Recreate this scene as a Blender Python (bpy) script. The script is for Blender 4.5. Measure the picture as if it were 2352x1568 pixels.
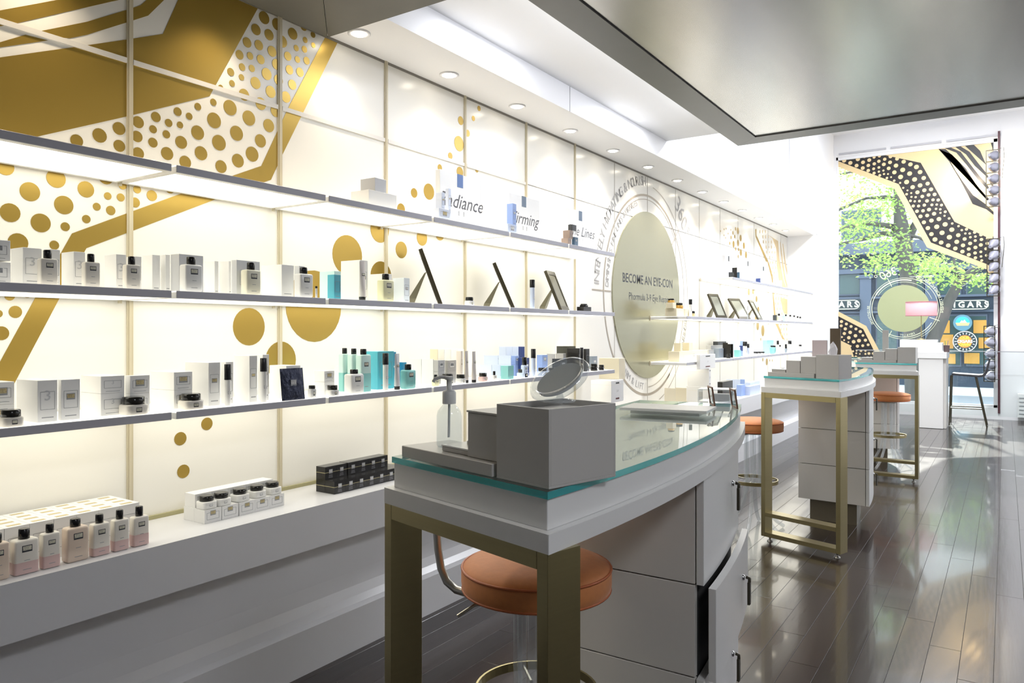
import bpy, math, random
from mathutils import Matrix, Vector
random.seed(7)
R = math.radians
for o in list(bpy.data.objects): bpy.data.objects.remove(o)
scene = bpy.context.scene
col = scene.collection

# ------------------------------------------------------------------ camera
W, H, F = 2352.0, 1568.0, 1710.0
VPX, HY = 2310.0, 762.0
TH = math.atan((VPX - W/2)/F); ST, CT = math.sin(TH), math.cos(TH)
CX, CZ = 2.6, 1.36
cam = bpy.data.cameras.new('camera'); camo = bpy.data.objects.new('camera', cam)
col.objects.link(camo); scene.camera = camo
camo.location = (CX, 0, CZ); camo.rotation_euler = (R(90), 0, TH)
cam.sensor_width = 36; cam.lens = F/W*36; cam.shift_y = (HY - H/2)/W
cam.clip_start = .05; cam.clip_end = 300

# ------------------------------------------------------------------ world, sun, exposure
scene.view_settings.view_transform = 'Standard'
scene.view_settings.look = 'None'
scene.view_settings.gamma = 1
scene.view_settings.use_curve_mapping = False
scene.view_settings.exposure = 0.3
SHELF_W, SPOT_W, SKY_W, SUN_W, ROOM_W = 2.1, 14.0, 3.4, 7.0, 34.0
world = bpy.data.worlds.new('sky'); scene.world = world; world.use_nodes = True
wn = world.node_tree; wn.nodes.clear()
wo = wn.nodes.new('ShaderNodeOutputWorld'); wb = wn.nodes.new('ShaderNodeBackground')
wb.inputs[0].default_value = (.82, .91, 1.0, 1); wb.inputs[1].default_value = SKY_W
wn.links.new(wb.outputs[0], wo.inputs[0])
sl = bpy.data.lights.new('sun', 'SUN'); sl.energy = SUN_W; sl.angle = R(.6); sl.color = (1, .96, .88)
so = bpy.data.objects.new('sun', sl); col.objects.link(so); so.location = (4, 20, 12)
so.rotation_euler = Vector((.12, -1, -.60)).to_track_quat('-Z', 'Y').to_euler()

# ------------------------------------------------------------------ pixel -> point helpers
def ray(px, py):
    u = (px - W/2)/F; v = (HY - py)/F
    return (-ST + u*CT, CT + u*ST, v)
def onX(px, py, X=0.0):
    d = ray(px, py); t = (X - CX)/d[0]; return (X, d[1]*t, CZ + d[2]*t)
def onY(px, py, Y):
    d = ray(px, py); t = Y/d[1]; return (CX + d[0]*t, Y, CZ + d[2]*t)
def onZ(px, py, Z):
    d = ray(px, py); t = (Z - CZ)/d[2]; return (CX + d[0]*t, d[1]*t, Z)
def mpp(px, X):           # metres per vertical pixel on a plane x = X
    d = ray(px, HY); return (X - CX)/d[0]/F

# ------------------------------------------------------------------ materials
M = {}
def mat(name, c, rough=.5, metal=0, spec=.5, emit=None, es=0, trans=0, ior=1.45, coat=0, noise=None, bump=0, nscale=(20, 20, 20), alpha=1):
    if name in M: return M[name]
    m = bpy.data.materials.new(name); m.use_nodes = True
    nt = m.node_tree; b = nt.nodes['Principled BSDF']
    b.inputs['Base Color'].default_value = (*c, 1); b.inputs['Roughness'].default_value = rough
    b.inputs['Metallic'].default_value = metal; b.inputs['Specular IOR Level'].default_value = spec
    b.inputs['IOR'].default_value = ior; b.inputs['Transmission Weight'].default_value = trans
    b.inputs['Coat Weight'].default_value = coat; b.inputs['Coat Roughness'].default_value = .05
    b.inputs['Alpha'].default_value = alpha
    if emit: b.inputs['Emission Color'].default_value = (*emit, 1); b.inputs['Emission Strength'].default_value = es
    if noise or bump:
        tc = nt.nodes.new('ShaderNodeTexCoord'); mp = nt.nodes.new('ShaderNodeMapping')
        mp.inputs['Scale'].default_value = nscale
        nz = nt.nodes.new('ShaderNodeTexNoise'); nz.inputs['Scale'].default_value = 1; nz.inputs['Detail'].default_value = 6
        nt.links.new(tc.outputs['Object'], mp.inputs[0]); nt.links.new(mp.outputs[0], nz.inputs['Vector'])
        if noise:
            mx = nt.nodes.new('ShaderNodeMix'); mx.data_type = 'RGBA'
            mx.inputs[6].default_value = (*[x*(1-noise) for x in c], 1); mx.inputs[7].default_value = (*[min(1, x*(1+noise)) for x in c], 1)
            nt.links.new(nz.outputs['Fac'], mx.inputs[0]); nt.links.new(mx.outputs[2], b.inputs['Base Color'])
        if bump:
            bp = nt.nodes.new('ShaderNodeBump'); bp.inputs['Strength'].default_value = bump; bp.inputs['Distance'].default_value = .01
            nt.links.new(nz.outputs['Fac'], bp.inputs['Height']); nt.links.new(bp.outputs[0], b.inputs['Normal'])
    M[name] = m; return m
def thin_glass(name, tint, refl=1.0, rough=.0, body=0.0, bodyc=(1, 1, 1), ior=1.5):
    """clear pane: transparent with Fresnel reflection, some body colour"""
    m = bpy.data.materials.new(name); m.use_nodes = True; nt = m.node_tree; nt.nodes.clear()
    out = nt.nodes.new('ShaderNodeOutputMaterial'); tr = nt.nodes.new('ShaderNodeBsdfTransparent')
    gl = nt.nodes.new('ShaderNodeBsdfGlossy'); fr = nt.nodes.new('ShaderNodeFresnel'); mx = nt.nodes.new('ShaderNodeMixShader')
    tr.inputs[0].default_value = (*tint, 1); gl.inputs['Roughness'].default_value = rough; fr.inputs[0].default_value = ior
    sh = tr.outputs[0]
    if body:
        df = nt.nodes.new('ShaderNodeBsdfDiffuse'); df.inputs[0].default_value = (*bodyc, 1)
        m2 = nt.nodes.new('ShaderNodeMixShader'); m2.inputs[0].default_value = body
        nt.links.new(tr.outputs[0], m2.inputs[1]); nt.links.new(df.outputs[0], m2.inputs[2]); sh = m2.outputs[0]
    ge = nt.nodes.new('ShaderNodeNewGeometry'); inv = nt.nodes.new('ShaderNodeMath'); inv.operation = 'SUBTRACT'; inv.inputs[0].default_value = 1
    mu = nt.nodes.new('ShaderNodeMath'); mu.operation = 'MULTIPLY'
    nt.links.new(ge.outputs['Backfacing'], inv.inputs[1]); nt.links.new(inv.outputs[0], mu.inputs[0]); nt.links.new(fr.outputs[0], mu.inputs[1])
    nt.links.new(mu.outputs[0], mx.inputs[0]); nt.links.new(sh, mx.inputs[1]); nt.links.new(gl.outputs[0], mx.inputs[2])
    nt.links.new(mx.outputs[0], out.inputs[0]); M[name] = m; return m

white = mat('white_lacquer', (.80, .80, .79), .28)
panel = mat('white_panel', (.83, .81, .75), .22)
plaster = mat('white_plaster', (.84, .84, .85), .55, noise=.015, nscale=(3, 3, 3))
upr = mat('cream_upright', (.58, .52, .38), .35)
gold = mat('gold_foil', (.43, .29, .06), .32, metal=.55, noise=.04, nscale=(1.5, 1.5, 1.5))
gold2 = mat('olive_gold_foil', (.38, .375, .26), .22, metal=.5, spec=.6)
tick = mat('grey_gold_print', (.42, .37, .30), .4, metal=.3)
dtxt = mat('dark_print', (.045, .05, .06), .5)
gtxt = mat('grey_print', (.42, .41, .40), .5)
edge = mat('shaded_edge_metal', (.50, .50, .56), .34, metal=.1)  # white metal; its shade is put into the grey lavender colour
glowtop = mat('lit_acrylic_top', (.85, .85, .82), .3, emit=(1.0, .96, .86), es=.75)
lightp = mat('lit_diffuser', (.9, .9, .85), .5, emit=(1.0, .955, .83), es=SHELF_W)
black = mat('black_plastic', (.012, .012, .014), .18)
frost = mat('frosted_white', (.86, .86, .84), .25)
cart = mat('carton_white', (.84, .84, .83), .35)
cartg = mat('carton_grey', (.62, .63, .65), .30, metal=.2)
cream = mat('cream_label', (.80, .77, .62), .4)
goldl = mat('gold_label', (.62, .52, .28), .35, metal=.4)
brass = mat('brushed_brass', (.36, .305, .155), .30, metal=.85, noise=.06, nscale=(3, 3, 160))
chrome = mat('chrome', (.75, .76, .78), .12, metal=1)
steel = mat('brushed_steel', (.48, .47, .44), .3, metal=.9)
greyw = mat('grey_white_lacquer', (.70, .68, .64), .30)
teal = mat('glass_edge_teal', (.04, .45, .47), .08, trans=.25, emit=None)
clear = thin_glass('clear_glass', (.97, .99, .985))
acry = thin_glass('clear_acrylic', (.93, .95, .96), rough=.04, body=.16, bodyc=(.9, .93, .97), ior=1.7)
ctop = thin_glass('counter_glass', (.95, .98, .97), ior=1.75)
velvet = mat('orange_velvet', (.64, .235, .075), .55, noise=.12, bump=.05, nscale=(60, 60, 60))
velvet.node_tree.nodes['Principled BSDF'].inputs['Sheen Weight'].default_value = .6
velvet.node_tree.nodes['Principled BSDF'].inputs['Sheen Tint'].default_value = (1, .6, .45, 1)
pipem = mat('orange_piping', (.50, .14, .05), .4)
darkm = mat('dark_metal_frame', (.055, .048, .03), .3, metal=.4)
olive = mat('olive_back', (.16, .15, .10), .4, metal=.3)

# ------------------------------------------------------------------ mesh builder
class MB:
    def __init__(s): s.v = []; s.f = []; s.m = []; s.mats = []; s.smooth = []
    def mi(s, m):
        if m not in s.mats: s.mats.append(m)
        return s.mats.index(m)
    def add(s, vs, fs, m, smooth=False):
        b = len(s.v); s.v += [tuple(v) for v in vs]; k = s.mi(m)
        for f in fs: s.f.append([b+i for i in f]); s.m.append(k); s.smooth.append(smooth)
    def box(s, x0, x1, y0, y1, z0, z1, m):
        if x0 > x1: x0, x1 = x1, x0
        if y0 > y1: y0, y1 = y1, y0
        s.add([(x0,y0,z0),(x1,y0,z0),(x1,y1,z0),(x0,y1,z0),(x0,y0,z1),(x1,y0,z1),(x1,y1,z1),(x0,y1,z1)],
              [(0,3,2,1),(4,5,6,7),(0,1,5,4),(1,2,6,5),(2,3,7,6),(3,0,4,7)], m); return s
    def loft(s, rings, m, caps=True, smooth=True, closed=True):
        n = len(rings[0]); vs = [p for r in rings for p in r]; fs = []
        for i in range(len(rings)-1):
            for j in range(n if closed else n-1):
                a = i*n+j; b = i*n+(j+1) % n; fs.append((a, b, b+n, a+n))
        s.add(vs, fs, m, smooth)
        if caps:
            s.add(rings[0], [tuple(range(n-1, -1, -1))], m); s.add(rings[-1], [tuple(range(n))], m)
        return s
    def lathe(s, prof, m, n=20, cx=0, cy=0, cz=0, smooth=True):
        rings = [[(cx+r*math.cos(2*math.pi*j/n), cy+r*math.sin(2*math.pi*j/n), cz+z) for j in range(n)] for r, z in prof]
        return s.loft(rings, m, True, smooth)
    def tube(s, pts, r, m, n=8, rs=None):
        pts = [Vector(p) for p in pts]; rings = []; up = None
        for i, p in enumerate(pts):
            t = (pts[min(i+1, len(pts)-1)] - pts[max(i-1, 0)]).normalized()
            if up is None:
                up = t.cross(Vector((0, 0, 1)))
                if up.length < .05: up = t.cross(Vector((0, 1, 0)))
            a = (up - t*up.dot(t)).normalized(); up = a; b = t.cross(a)
            q = rs[i] if rs else r
            rings.append([tuple(p + (a*math.cos(2*math.pi*j/n) + b*math.sin(2*math.pi*j/n))*q) for j in range(n)])
        return s.loft(rings, m)
    def prism(s, poly, fn, t0, t1, m, msides=None):
        """poly: 2-D outline; fn(a,b,t) -> 3-D; extruded from t0 to t1"""
        n = len(poly); lo = [fn(a, b, t0) for a, b in poly]; hi = [fn(a, b, t1) for a, b in poly]
        s.add(lo+hi, [tuple(range(n-1, -1, -1)), tuple(range(n, 2*n))], m)
        s.add(lo+hi, [(j, (j+1) % n, n+(j+1) % n, n+j) for j in range(n)], msides or m); return s
    def mesh(s, name):
        me = bpy.data.meshes.new(name); me.from_pydata(s.v, [], s.f); me.validate()
        for m in s.mats: me.materials.append(m)
        if len(me.polygons) == len(s.m):
            me.polygons.foreach_set('material_index', s.m); me.polygons.foreach_set('use_smooth', s.smooth)
        me.update(); return me
    def build(s, name, parent=None, bevel=0, seg=2, loc=None, rot=None):
        o = bpy.data.objects.new(name, s.mesh(name)); col.objects.link(o)
        if parent: o.parent = parent
        if loc: o.location = loc
        if rot: o.rotation_euler = rot
        if bevel:
            b = o.modifiers.new('bevel', 'BEVEL'); b.width = bevel; b.segments = seg; b.limit_method = 'ANGLE'; b.angle_limit = R(40)
        return o
XY = lambda a, b, t: (a, b, t)
YZ = lambda a, b, t: (t, a, b)
XZ = lambda a, b, t: (a, t, b)
def tag(o, label, cat, group=None, kind=None):
    if label: o['label'] = label
    if cat: o['category'] = cat
    if group: o['group'] = group
    if kind: o['kind'] = kind
    return o
def struct(o): o['kind'] = 'structure'; return o
def thing(name, label, cat, loc=(0, 0, 0), rz=0, group=None):
    o = bpy.data.objects.new(name, None); col.objects.link(o); o.location = loc; o.rotation_euler = (0, 0, rz)
    o.empty_display_size = .05
    return tag(o, label, cat, group)
def inst(name, me, parent=None, loc=None, rot=None, scale=None):
    o = bpy.data.objects.new(name, me); col.objects.link(o)
    if parent: o.parent = parent
    if loc: o.location = loc
    if rot: o.rotation_euler = rot
    if scale: o.scale = scale
    return o
_tc = {}
def text_geo(txt, size, shear=0, space=1.0, align='CENTER', res=2, bold=0):
    k = (txt, size, shear, space, align, res, bold)
    if k in _tc: return _tc[k]
    c = bpy.data.curves.new('t', 'FONT'); c.body = txt; c.size = size; c.shear = shear; c.space_character = space
    c.align_x = align; c.align_y = 'CENTER'; c.resolution_u = res; c.offset = bold
    o = bpy.data.objects.new('t', c); col.objects.link(o)
    dg = bpy.context.evaluated_depsgraph_get(); dg.update()
    me = bpy.data.meshes.new_from_object(o.evaluated_get(dg))
    g = ([tuple(v.co) for v in me.vertices], [tuple(p.vertices) for p in me.polygons])
    bpy.data.meshes.remove(me); bpy.data.objects.remove(o); bpy.data.curves.remove(c)
    _tc[k] = g; return g
def put_text(mb, txt, size, m, fn, **k):
    vs, fs = text_geo(txt, size, **k); mb.add([fn(x, y) for x, y, z in vs], fs, m)
# ================================================================== SETTING
MOD = .657; Y0 = 1.456                    # wall module: joints at Y0 + k*MOD
BZ = .677                                 # top of the bench
SZ = 2.72                                 # underside of the soffit
YE = 11.03                                # far end of the display wall
FX = .357                                 # fascia plane
YW = 13.80                                # window wall
RAIL = 2.322
SH = {'t': 1.905, 'm': 1.494, 'l': 1.099, 'b': BZ}

# floor: base slab and boards
fl = MB().box(-.3, 5.2, -2.4, YW+.4, -.12, -.012, mat('subfloor', (.02, .016, .014), .6)).build('floor'); struct(fl)
wood = []
for i, c in enumerate([(.026, .018, .016), (.030, .021, .018), (.022, .016, .014)]):
    m = mat('dark_board_%d' % i, c, .2, noise=.25, bump=.08, nscale=(26, 2.2, 4), coat=.25); wood.append(m)
bw = .118; lens = [1.9, 1.5, 2.3]; pm = {}
x = .2; ci = 0; nb = 0
while x < 3.3:
    y = -.2 - (ci*37 % 17)/10.0; k = ci
    while y < YW-.02:
        L = lens[(k*5+ci) % 3]; L = min(L, YW-.005-y)
        if L > .05:
            key = (round(L, 3), k % 3)
            if key not in pm:
                b = MB(); e = .0008; w = bw-.0008; q = .0009
                lo = [(0, 0), (w, 0), (w, L-e), (0, L-e)]; hi = [(q, q), (w-q, q), (w-q, L-e-q), (q, L-e-q)]
                vs = [(a, c, -.012) for a, c in lo] + [(a, c, -q) for a, c in lo] + [(a, c, 0) for a, c in hi]
                b.add(vs, [(0,1,5,4),(1,2,6,5),(2,3,7,6),(3,0,4,7),(4,5,9,8),(5,6,10,9),(6,7,11,10),(7,4,8,11),(8,9,10,11)], wood[k % 3])
                pm[key] = b.mesh('floor_board')
            inst('floor_board', pm[key], fl, (x, y, 0)); nb += 1
        y += L; k += 1
    x += bw; ci += 1
MB().box(3.3, 5.2, -2.4, YW, -.012, -.0005, wood[0]).build('floor_margin', fl)

# left wall with recessed panels and uprights
wl = MB().box(-.25, -.012, -2.4, YW, 0, 4.75, plaster).build('wall_left'); struct(wl)
nk = [k for k in range(-3, 15)]
ys = [Y0+k*MOD for k in nk]
pmesh = {}
def wpanel(ya, yb, za, zb):
    k = (round(yb-ya, 4), round(za, 3), round(zb, 3))
    if k not in pmesh:
        pmesh[k] = MB().box(-.012, 0, 0, yb-ya, za, zb, panel).mesh('wall_panel')
    inst('wall_panel', pmesh[k], wl, (0, ya, 0))
for i in range(len(ys)):
    a = ys[i]; b = ys[i+1] if i+1 < len(ys) else YE
    if b-a < .05: continue
    wpanel(a+.0035, b-.0035, BZ-.02, RAIL-.004); wpanel(a+.0035, b-.0035, RAIL+.004, SZ+.08)
um = MB().box(0, .006, -.011, .011, BZ, SZ, upr).box(.006, .009, -.005, .005, BZ, SZ, upr).mesh('wall_upright')
uth = MB().box(0, .002, -.003, .003, BZ, SZ, mat('joint_grey', (.45, .42, .36), .5)).mesh('wall_joint')
for k in range(-2, 15):
    y = Y0+k*MOD
    inst('wall_upright' if k < 6 else 'wall_joint', um if k < 6 else uth, wl, (0, y, 0))
wrl = mat('white_rail', (.70, .68, .64), .3)
for k in range(-3, 4):
    MB().box(0, .007, Y0+k*MOD+.012, Y0+(k+1)*MOD-.012, RAIL-.009, RAIL+.009, M['white_rail']).build('wall_rail', wl)
MB().box(0, .004, -1, YE, SZ-.012, SZ, mat('dark_strip', (.22, .20, .17), .6)).build('top_strip', wl)  # thin solid dark strip along the wall top, below the soffit
MB().box(0, .012, -1, YE, BZ, BZ+.014, mat('base_strip', (.40, .37, .20), .4)).build('base_strip', wl)
# wall beyond the display niche and the niche's end cheek
struct(MB().box(-.012, FX, YE, YE+.16, 0, SZ, plaster).build('wall_niche_end'))
struct(MB().box(-.012, .12, YE+.16, YW, 0, 4.75, plaster).build('wall_left_far'))

# gold foil shapes on the wall, laid from points on the wall plane
def decal(name, polys, mt, t=.0012):
    b = MB()
    for i, p in enumerate(polys):
        pts = [onX(x, y)[1:] for x, y in p]; b.prism(pts, YZ, .0002+i*.00002, t+i*.00002, mt)
    return b.build(name, wl)
decal('gold_field', [[(420,-26),(374,78),(310,88),(200,104),(100,118),(0,132),(-90,145),(-90,357),(0,334),(102,310),(293,267),(481,221),(592,19),(625,-40)]], gold)
decal('gold_stripe', [[(-60,38),(0,24),(131,0),(200,-20),(330,-20),(270,1),(255,4),(146,29),(41,53),(-60,72)]], gold)
decal('gold_stripe', [[(-20,100),(0,97),(58,80),(110,93),(0,109),(-20,112)]], gold)
decal('gold_stripe', [[(95,71),(200,50),(293,22),(323,12),(345,-8),(385,-8),(340,36),(293,51),(200,80),(160,88),(125,85)]], gold)
decal('gold_band', [[(747,85),(663,245),(600,381),(428,440),(304,485),(165,536),(143,575),(86,674),(0,830),(-60,940),(-60,1050),(35,876),(142,674),(198,570),(304,530),(510,452),(622,413),(650,352),(777,94)]], gold)
dots = []
for x, y, b in [(517,950,42),(672,915,48),(803,868,43),(805,985,40),(932,825,40),(925,922,38),(933,1035,40),(1052,790,34),(1033,873,27),(1138,830,27),(1032,963,33),(1199,754,29),(1215,844,23),(1123,907,27),(1128,1037,44),(1277,785,24),(1335,720,25),(1223,961,43),(1250,1095,43),(1334,896,48),(1357,1035,47),(1440,690,24),(1445,813,52),(1478,964,52),(1492,1125,43),(1553,727,51),(1597,900,50),(1606,1085,46),(1680,797,50),(1702,1041,50),(1758,951,44),(1814,848,44),(1860,750,40),(1490,590,18),(1648,640,40),(1760,700,42),(1783,120,42),(1728,200,37),(1870,165,40),(1816,235,37),(1668,287,34),(1747,305,34),(1617,370,31),(1688,378,25),(1836,347,36),(1905,280,40),(1760,402,31),(1634,453,25),(1700,462,24),(1866,435,36),(1557,486,27),(1630,522,21),(1800,500,40),(1566,563,22),(1725,560,40),(1880,540,36),(1827,620,40),(1976,228,39),(2060,270,20),(2113,235,20),(2115,305,18),(2000,325,21),(2055,333,23),(1943,380,30),(2008,402,22),(2070,410,26),(1954,472,31),(2025,488,31),(1973,572,34),(1930,655,38),(2050,180,28)]:
    dots.append((x/2.94, y/2.94, b/2.94))
for x, y, b in [(60,330,100),(320,215,100),(358,628,113),(672,470,110),(1030,600,97),(1270,450,90),(120,880,113),(765,788,110),(1472,552,50),(1292,680,45),(1448,697,48),(1160,808,47),(1328,853,56),(1035,957,50),(488,1003,112),(782,1048,53),(215,1240,113),(650,1270,55),(1645,600,48),(1822,675,65),(1620,757,60),(2040,590,60),(1850,530,30)]:
    dots.append((x/5.227, 320+y/5.227, b/5.227))
dots += [(22,679,11),(62,674,10),(35,716,14),(3,765,16),(-4,720,9),(572,750,43),(722,703,82),(645,827,43),(798,586,46),(872,527,30),(921.6,573.6,19),(969,546,18),(1010,536,16),(875,634,34),(475,973,14.5),(414,1007,15.3),(421,1082,15.5),
         (1100,249,6),(1087,272,6),(1058,277,10),(1054,330,17.5),(1034,358,8),(1010,385,8),(1056,395,12),(1074,306,8),(951,443,11),(985,440,18.5),(921,480,13),(1095,390,6)]
for x, y, b in [(480,287,28),(517,278,28),(565,300,27),(538,238,27),(516,178,28),(475,195,15),(460,232,15),(450,280,14),(490,225,15),(497,325,15),(522,330,15),(540,355,28),(582,375,27),(518,388,15),(497,162,15),(403,165,8),(420,160,8),(458,170,8),(415,235,8),(402,215,8),(436,200,8),(375,180,8),(605,680,25),(640,676,20),(668,735,25),(682,828,30),(678,955,36),(720,995,46),(703,1065,12),(720,1232,15),(752,1250,28),(776,1238,10),(797,1238,10),(662,900,24)]:
    dots.append((1550+x/3.563, 480+y/3.563, b/3.563))
for x, y, b in dots:
    Y, Z = onX(x, y)[1:]; r = b*mpp(x, 0)
    n = 28 if r > .03 else 18
    m = MB().prism([(r*math.cos(2*math.pi*j/n), r*math.sin(2*math.pi*j/n)) for j in range(n)], YZ, .0002, .0016, gold)
    m.build('gold_dot', wl, loc=(0, Y, Z))
def pp(pts, ox, oy, s): return [(ox+x/s, oy+y/s) for x, y in pts]
decal('gold_band', [pp([(657,165),(660,225),(745,430),(757,432),(790,560),(800,640),(800,700),(815,920),(880,1065),(895,1065),(828,900),(808,700),(800,540),(770,440),(668,215),(668,165)], 1550, 480, 3.563)], gold)
decal('gold_field', [pp([(765,212),(800,240),(830,330),(835,470),(860,640),(880,690),(925,690),(925,680),(885,560),(855,400),(845,262)], 1550, 480, 3.563),
                     pp([(860,270),(866,275),(885,420),(905,560),(925,640),(925,660),(898,590),(878,470)], 1550, 480, 3.563),
                     pp([(880,282),(886,286),(905,420),(925,540),(925,560),(900,470)], 1550, 480, 3.563),
                     pp([(862,724),(925,740),(925,865),(890,850)], 1550, 480, 3.563)], mat('pale_gold_foil', (.62, .48, .26), .35, metal=.4))
for row in range(22):
    for c in range(4):
        yy = 185+row*42; 
        if 690 < yy < 730: continue
        x0 = 690+(yy-165)*.33 if yy < 500 else 790+(yy-500)*.12 if yy < 900 else 835+(yy-900)*.3
        xx = x0+c*22+(row % 2)*10
        if xx > 918 or (yy < 260 and xx > 740+(yy-165)*.5): continue
        X, Y, Z = onX(1550+xx/3.563, 480+yy/3.563); r = 11*mpp(1550+xx/3.563, 0)/3.563*(1+.3*math.sin(row*c+1))
        MB().prism([(r*math.cos(.5236*j), r*math.sin(.5236*j)) for j in range(12)], YZ, .0002, .0016, M['pale_gold_foil']).build('gold_dot', wl, loc=(0, Y, Z))

# big disc and its printed rings
DY, DZ, DR = 6.07, 1.68, .722
MB().prism([(DY+DR*math.cos(R(a*5)), DZ+DR*math.sin(R(a*5))) for a in range(72)], YZ, .0002, .010, gold2).build('gold_disc', wl)
def ring(r, w, a0, a1, name='printed_ring', mt=tick, cy=DY, cz=DZ, X=.0002, fn=None, par=None):
    n = max(4, int((a1-a0)/4)); b = MB()
    o = [(cy+(r+w/2)*math.cos(R(a0+(a1-a0)*i/n)), cz+(r+w/2)*math.sin(R(a0+(a1-a0)*i/n))) for i in range(n+1)]
    q = [(cy+(r-w/2)*math.cos(R(a0+(a1-a0)*i/n)), cz+(r-w/2)*math.sin(R(a0+(a1-a0)*i/n))) for i in range(n+1)]
    f = fn or (lambda a, c: (.0016, a, c))
    b.add([f(*p) for p in o+q], [(i, i+1, n+2+i, n+1+i) for i in range(n)], mt)
    return b.build(name, par or wl)
ring(.865, .018, 40, 218); ring(.83, .006, 40, 120); ring(.865, .008, -60, 40); ring(.93, .016, 218, 219.5)
ring(.96, .006, -75, 84); ring(.865, .022, 228, 305); ring(.80, .006, 270, 320)
MB().box(.0014, .002, DY-1.06, DY-.74, DZ-.006, DZ+.006, tick).build('printed_tick', wl)
b = MB(); dr = Vector((0, math.cos(R(42)), math.sin(R(42))))
b.tube([Vector((.002, DY, DZ))+dr*.74, Vector((.002, DY, DZ))+dr*.99], .003, tick, n=4); b.build('printed_tick', wl)
def arc_text(txt, size, r, a_mid, span, mt, flip=False, name='arc_lettering', cy=DY, cz=DZ, fn=None, par=None, outline=0):
    b = MB(); f = fn or (lambda a, c: (.0022, a, c)); n = len(txt)
    for i, ch in enumerate(txt):
        if ch == ' ': continue
        a = a_mid + span/2 - span*i/(n-1) if not flip else a_mid - span/2 + span*i/(n-1)
        t = R(a-90) if not flip else R(a+90); ct, st = math.cos(t), math.sin(t)
        px, pz = cy+r*math.cos(R(a)), cz+r*math.sin(R(a))
        vs, fs = text_geo(ch, size)
        b.add([f(px+x*ct-y*st, pz+x*st+y*ct) for x, y, z in vs], fs, mt)
    return b.build(name, par or wl)
arc_text('INTENSELY HYDRATING & NOURISH', .115, .98, 136, 82, gtxt)
arc_text('DIMINISHES FINE LINES & WRINKLES', .075, .805, 142, 68, gtxt)
arc_text('360°', .24, 1.13, 43, 17, gtxt)
arc_text('BRIGHTENING', .09, .93, -22, 24, gtxt)
arc_text('FIRM & LIFT', .085, .80, 246, 30, gtxt, flip=True)
b = MB(); X, Yt, Zt = onX(1490, 634, .012)
put_text(b, 'BECOME AN EYE-CON', .108, dtxt, lambda x, y: (.0104, DY+x, 1.80+y), bold=.001)
b.build('disc_lettering', wl)
b = MB(); put_text(b, 'Phormula 3-9 Eye Repair', .086, dtxt, lambda x, y: (.0104, DY+x+.01, 1.655+y)); b.build('disc_lettering', wl)

# bench along the wall
prof = [(.0125, 0), (.285, 0), (.285, .178), (.262, .19), (.238, .212), (.222, .25), (.215, .31), (.215, .50), (.345, .513), (.345, BZ), (.0125, BZ)]
bn = MB(); bn.prism([(a, c) for a, c in prof], lambda a, c, t: (a, t, c), -.9, YE-.002, mat('bench_lacquer', (.74, .74, .76), .25))
o = bn.build('display_bench'); o['kind'] = 'thing'
tag(o, 'long low white bench with coved base running along the display wall', 'bench')

# soffit, fascia, ceilings
struct(MB().box(-.012, FX, -1, YE+.16, SZ, SZ+.03, plaster).build('ceiling_soffit'))
struct(MB().box(FX-.02, FX, 1.5, YE+.3, SZ+.03, 2.875, plaster).box(FX-.0005, FX+.0012, 4.025, 4.03, SZ, 2.875, mat('seam_grey', (.3, .3, .3), .6)).build('trim_1'))
YD = 5.36
struct(MB().box(-.012, 5.2, -2.4, YD+.25, 2.875, 2.95, plaster).build('ceiling'))
struct(MB().box(-.012, FX, YD+.25, YE+.3, 2.875, 2.95, plaster).build('ceiling_ledge'))
struct(MB().box(-.012, 5.2, YD+.25, YD+.33, 2.95, 4.75, plaster).build('wall_upper'))
struct(MB().box(-.25, 5.2, YD+.25, YW+.4, 4.75, 4.9, plaster).build('ceiling_high'))
struct(MB().box(4.6, 4.75, -2.4, 5.5, 0, 4.75, mat('dim_room_grey', (.42, .42, .43), .6)).box(4.6, 4.75, 5.5, YW+.2, 0, 4.75, plaster).build('wall_right'))  # near walls greyed to stand for a dim room in brass reflections
struct(MB().box(-.25, 4.75, -2.5, -2.4, 0, 2.95, M['dim_room_grey']).build('wall_back'))
# dark dropped ceiling: mitred border and lighter inset
dk = mat('dark_grey_plaster', (.125, .12, .10), .55, noise=.15, nscale=(4, 4, 4))
dk2 = mat('satin_grey_band', (.13, .128, .122), .42, noise=.05, nscale=(9, 9, 9))
sat = mat('satin_grey_panel', (.40, .39, .37), .24, metal=.7, noise=.10, bump=.03, nscale=(14, 2.5, 6))
e1 = onZ(1695, 335, 2.70)[0]; YD = onZ(1695, 335, 2.70)[1]; wbd = .17
cp = onZ(752, 86, 2.70)
T = 2.78
a = struct(MB().prism([(cp[0], -2.3), (cp[0], cp[1]), (cp[0]+1.6, cp[1]-1.6), (cp[0]+1.6, -2.3)], XY, 2.70, T, dk)
       .prism([(cp[0]+.004, cp[1]), (e1, cp[1]), (4.6, cp[1]), (4.6, cp[1]-1.6), (cp[0]+1.604, cp[1]-1.6)], XY, 2.70, T, dk).build('ceiling_drop_near'))
b = MB()
b.prism([(e1, cp[1]+.002), (e1, YD), (e1+wbd, YD-wbd), (e1+wbd, cp[1]+.002)], XY, 2.70, T, dk2)
b.prism([(e1+.002, YD), (4.6, YD), (4.6, YD-wbd), (e1+wbd+.001, YD-wbd)], XY, 2.70, T, dk2)
fd = struct(b.build('ceiling_drop_far'))
MB().prism([(e1+wbd+.004, cp[1]+.002), (e1+wbd+.004, YD-wbd-.004), (4.6, YD-wbd-.004), (4.6, cp[1]+.002)], XY, 2.708, T, sat).build('inset_panel', fd)
MB().box(e1+.05, 4.6, cp[1], YD-.05, T, 2.875, plaster).build('drop_core', fd)

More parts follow.
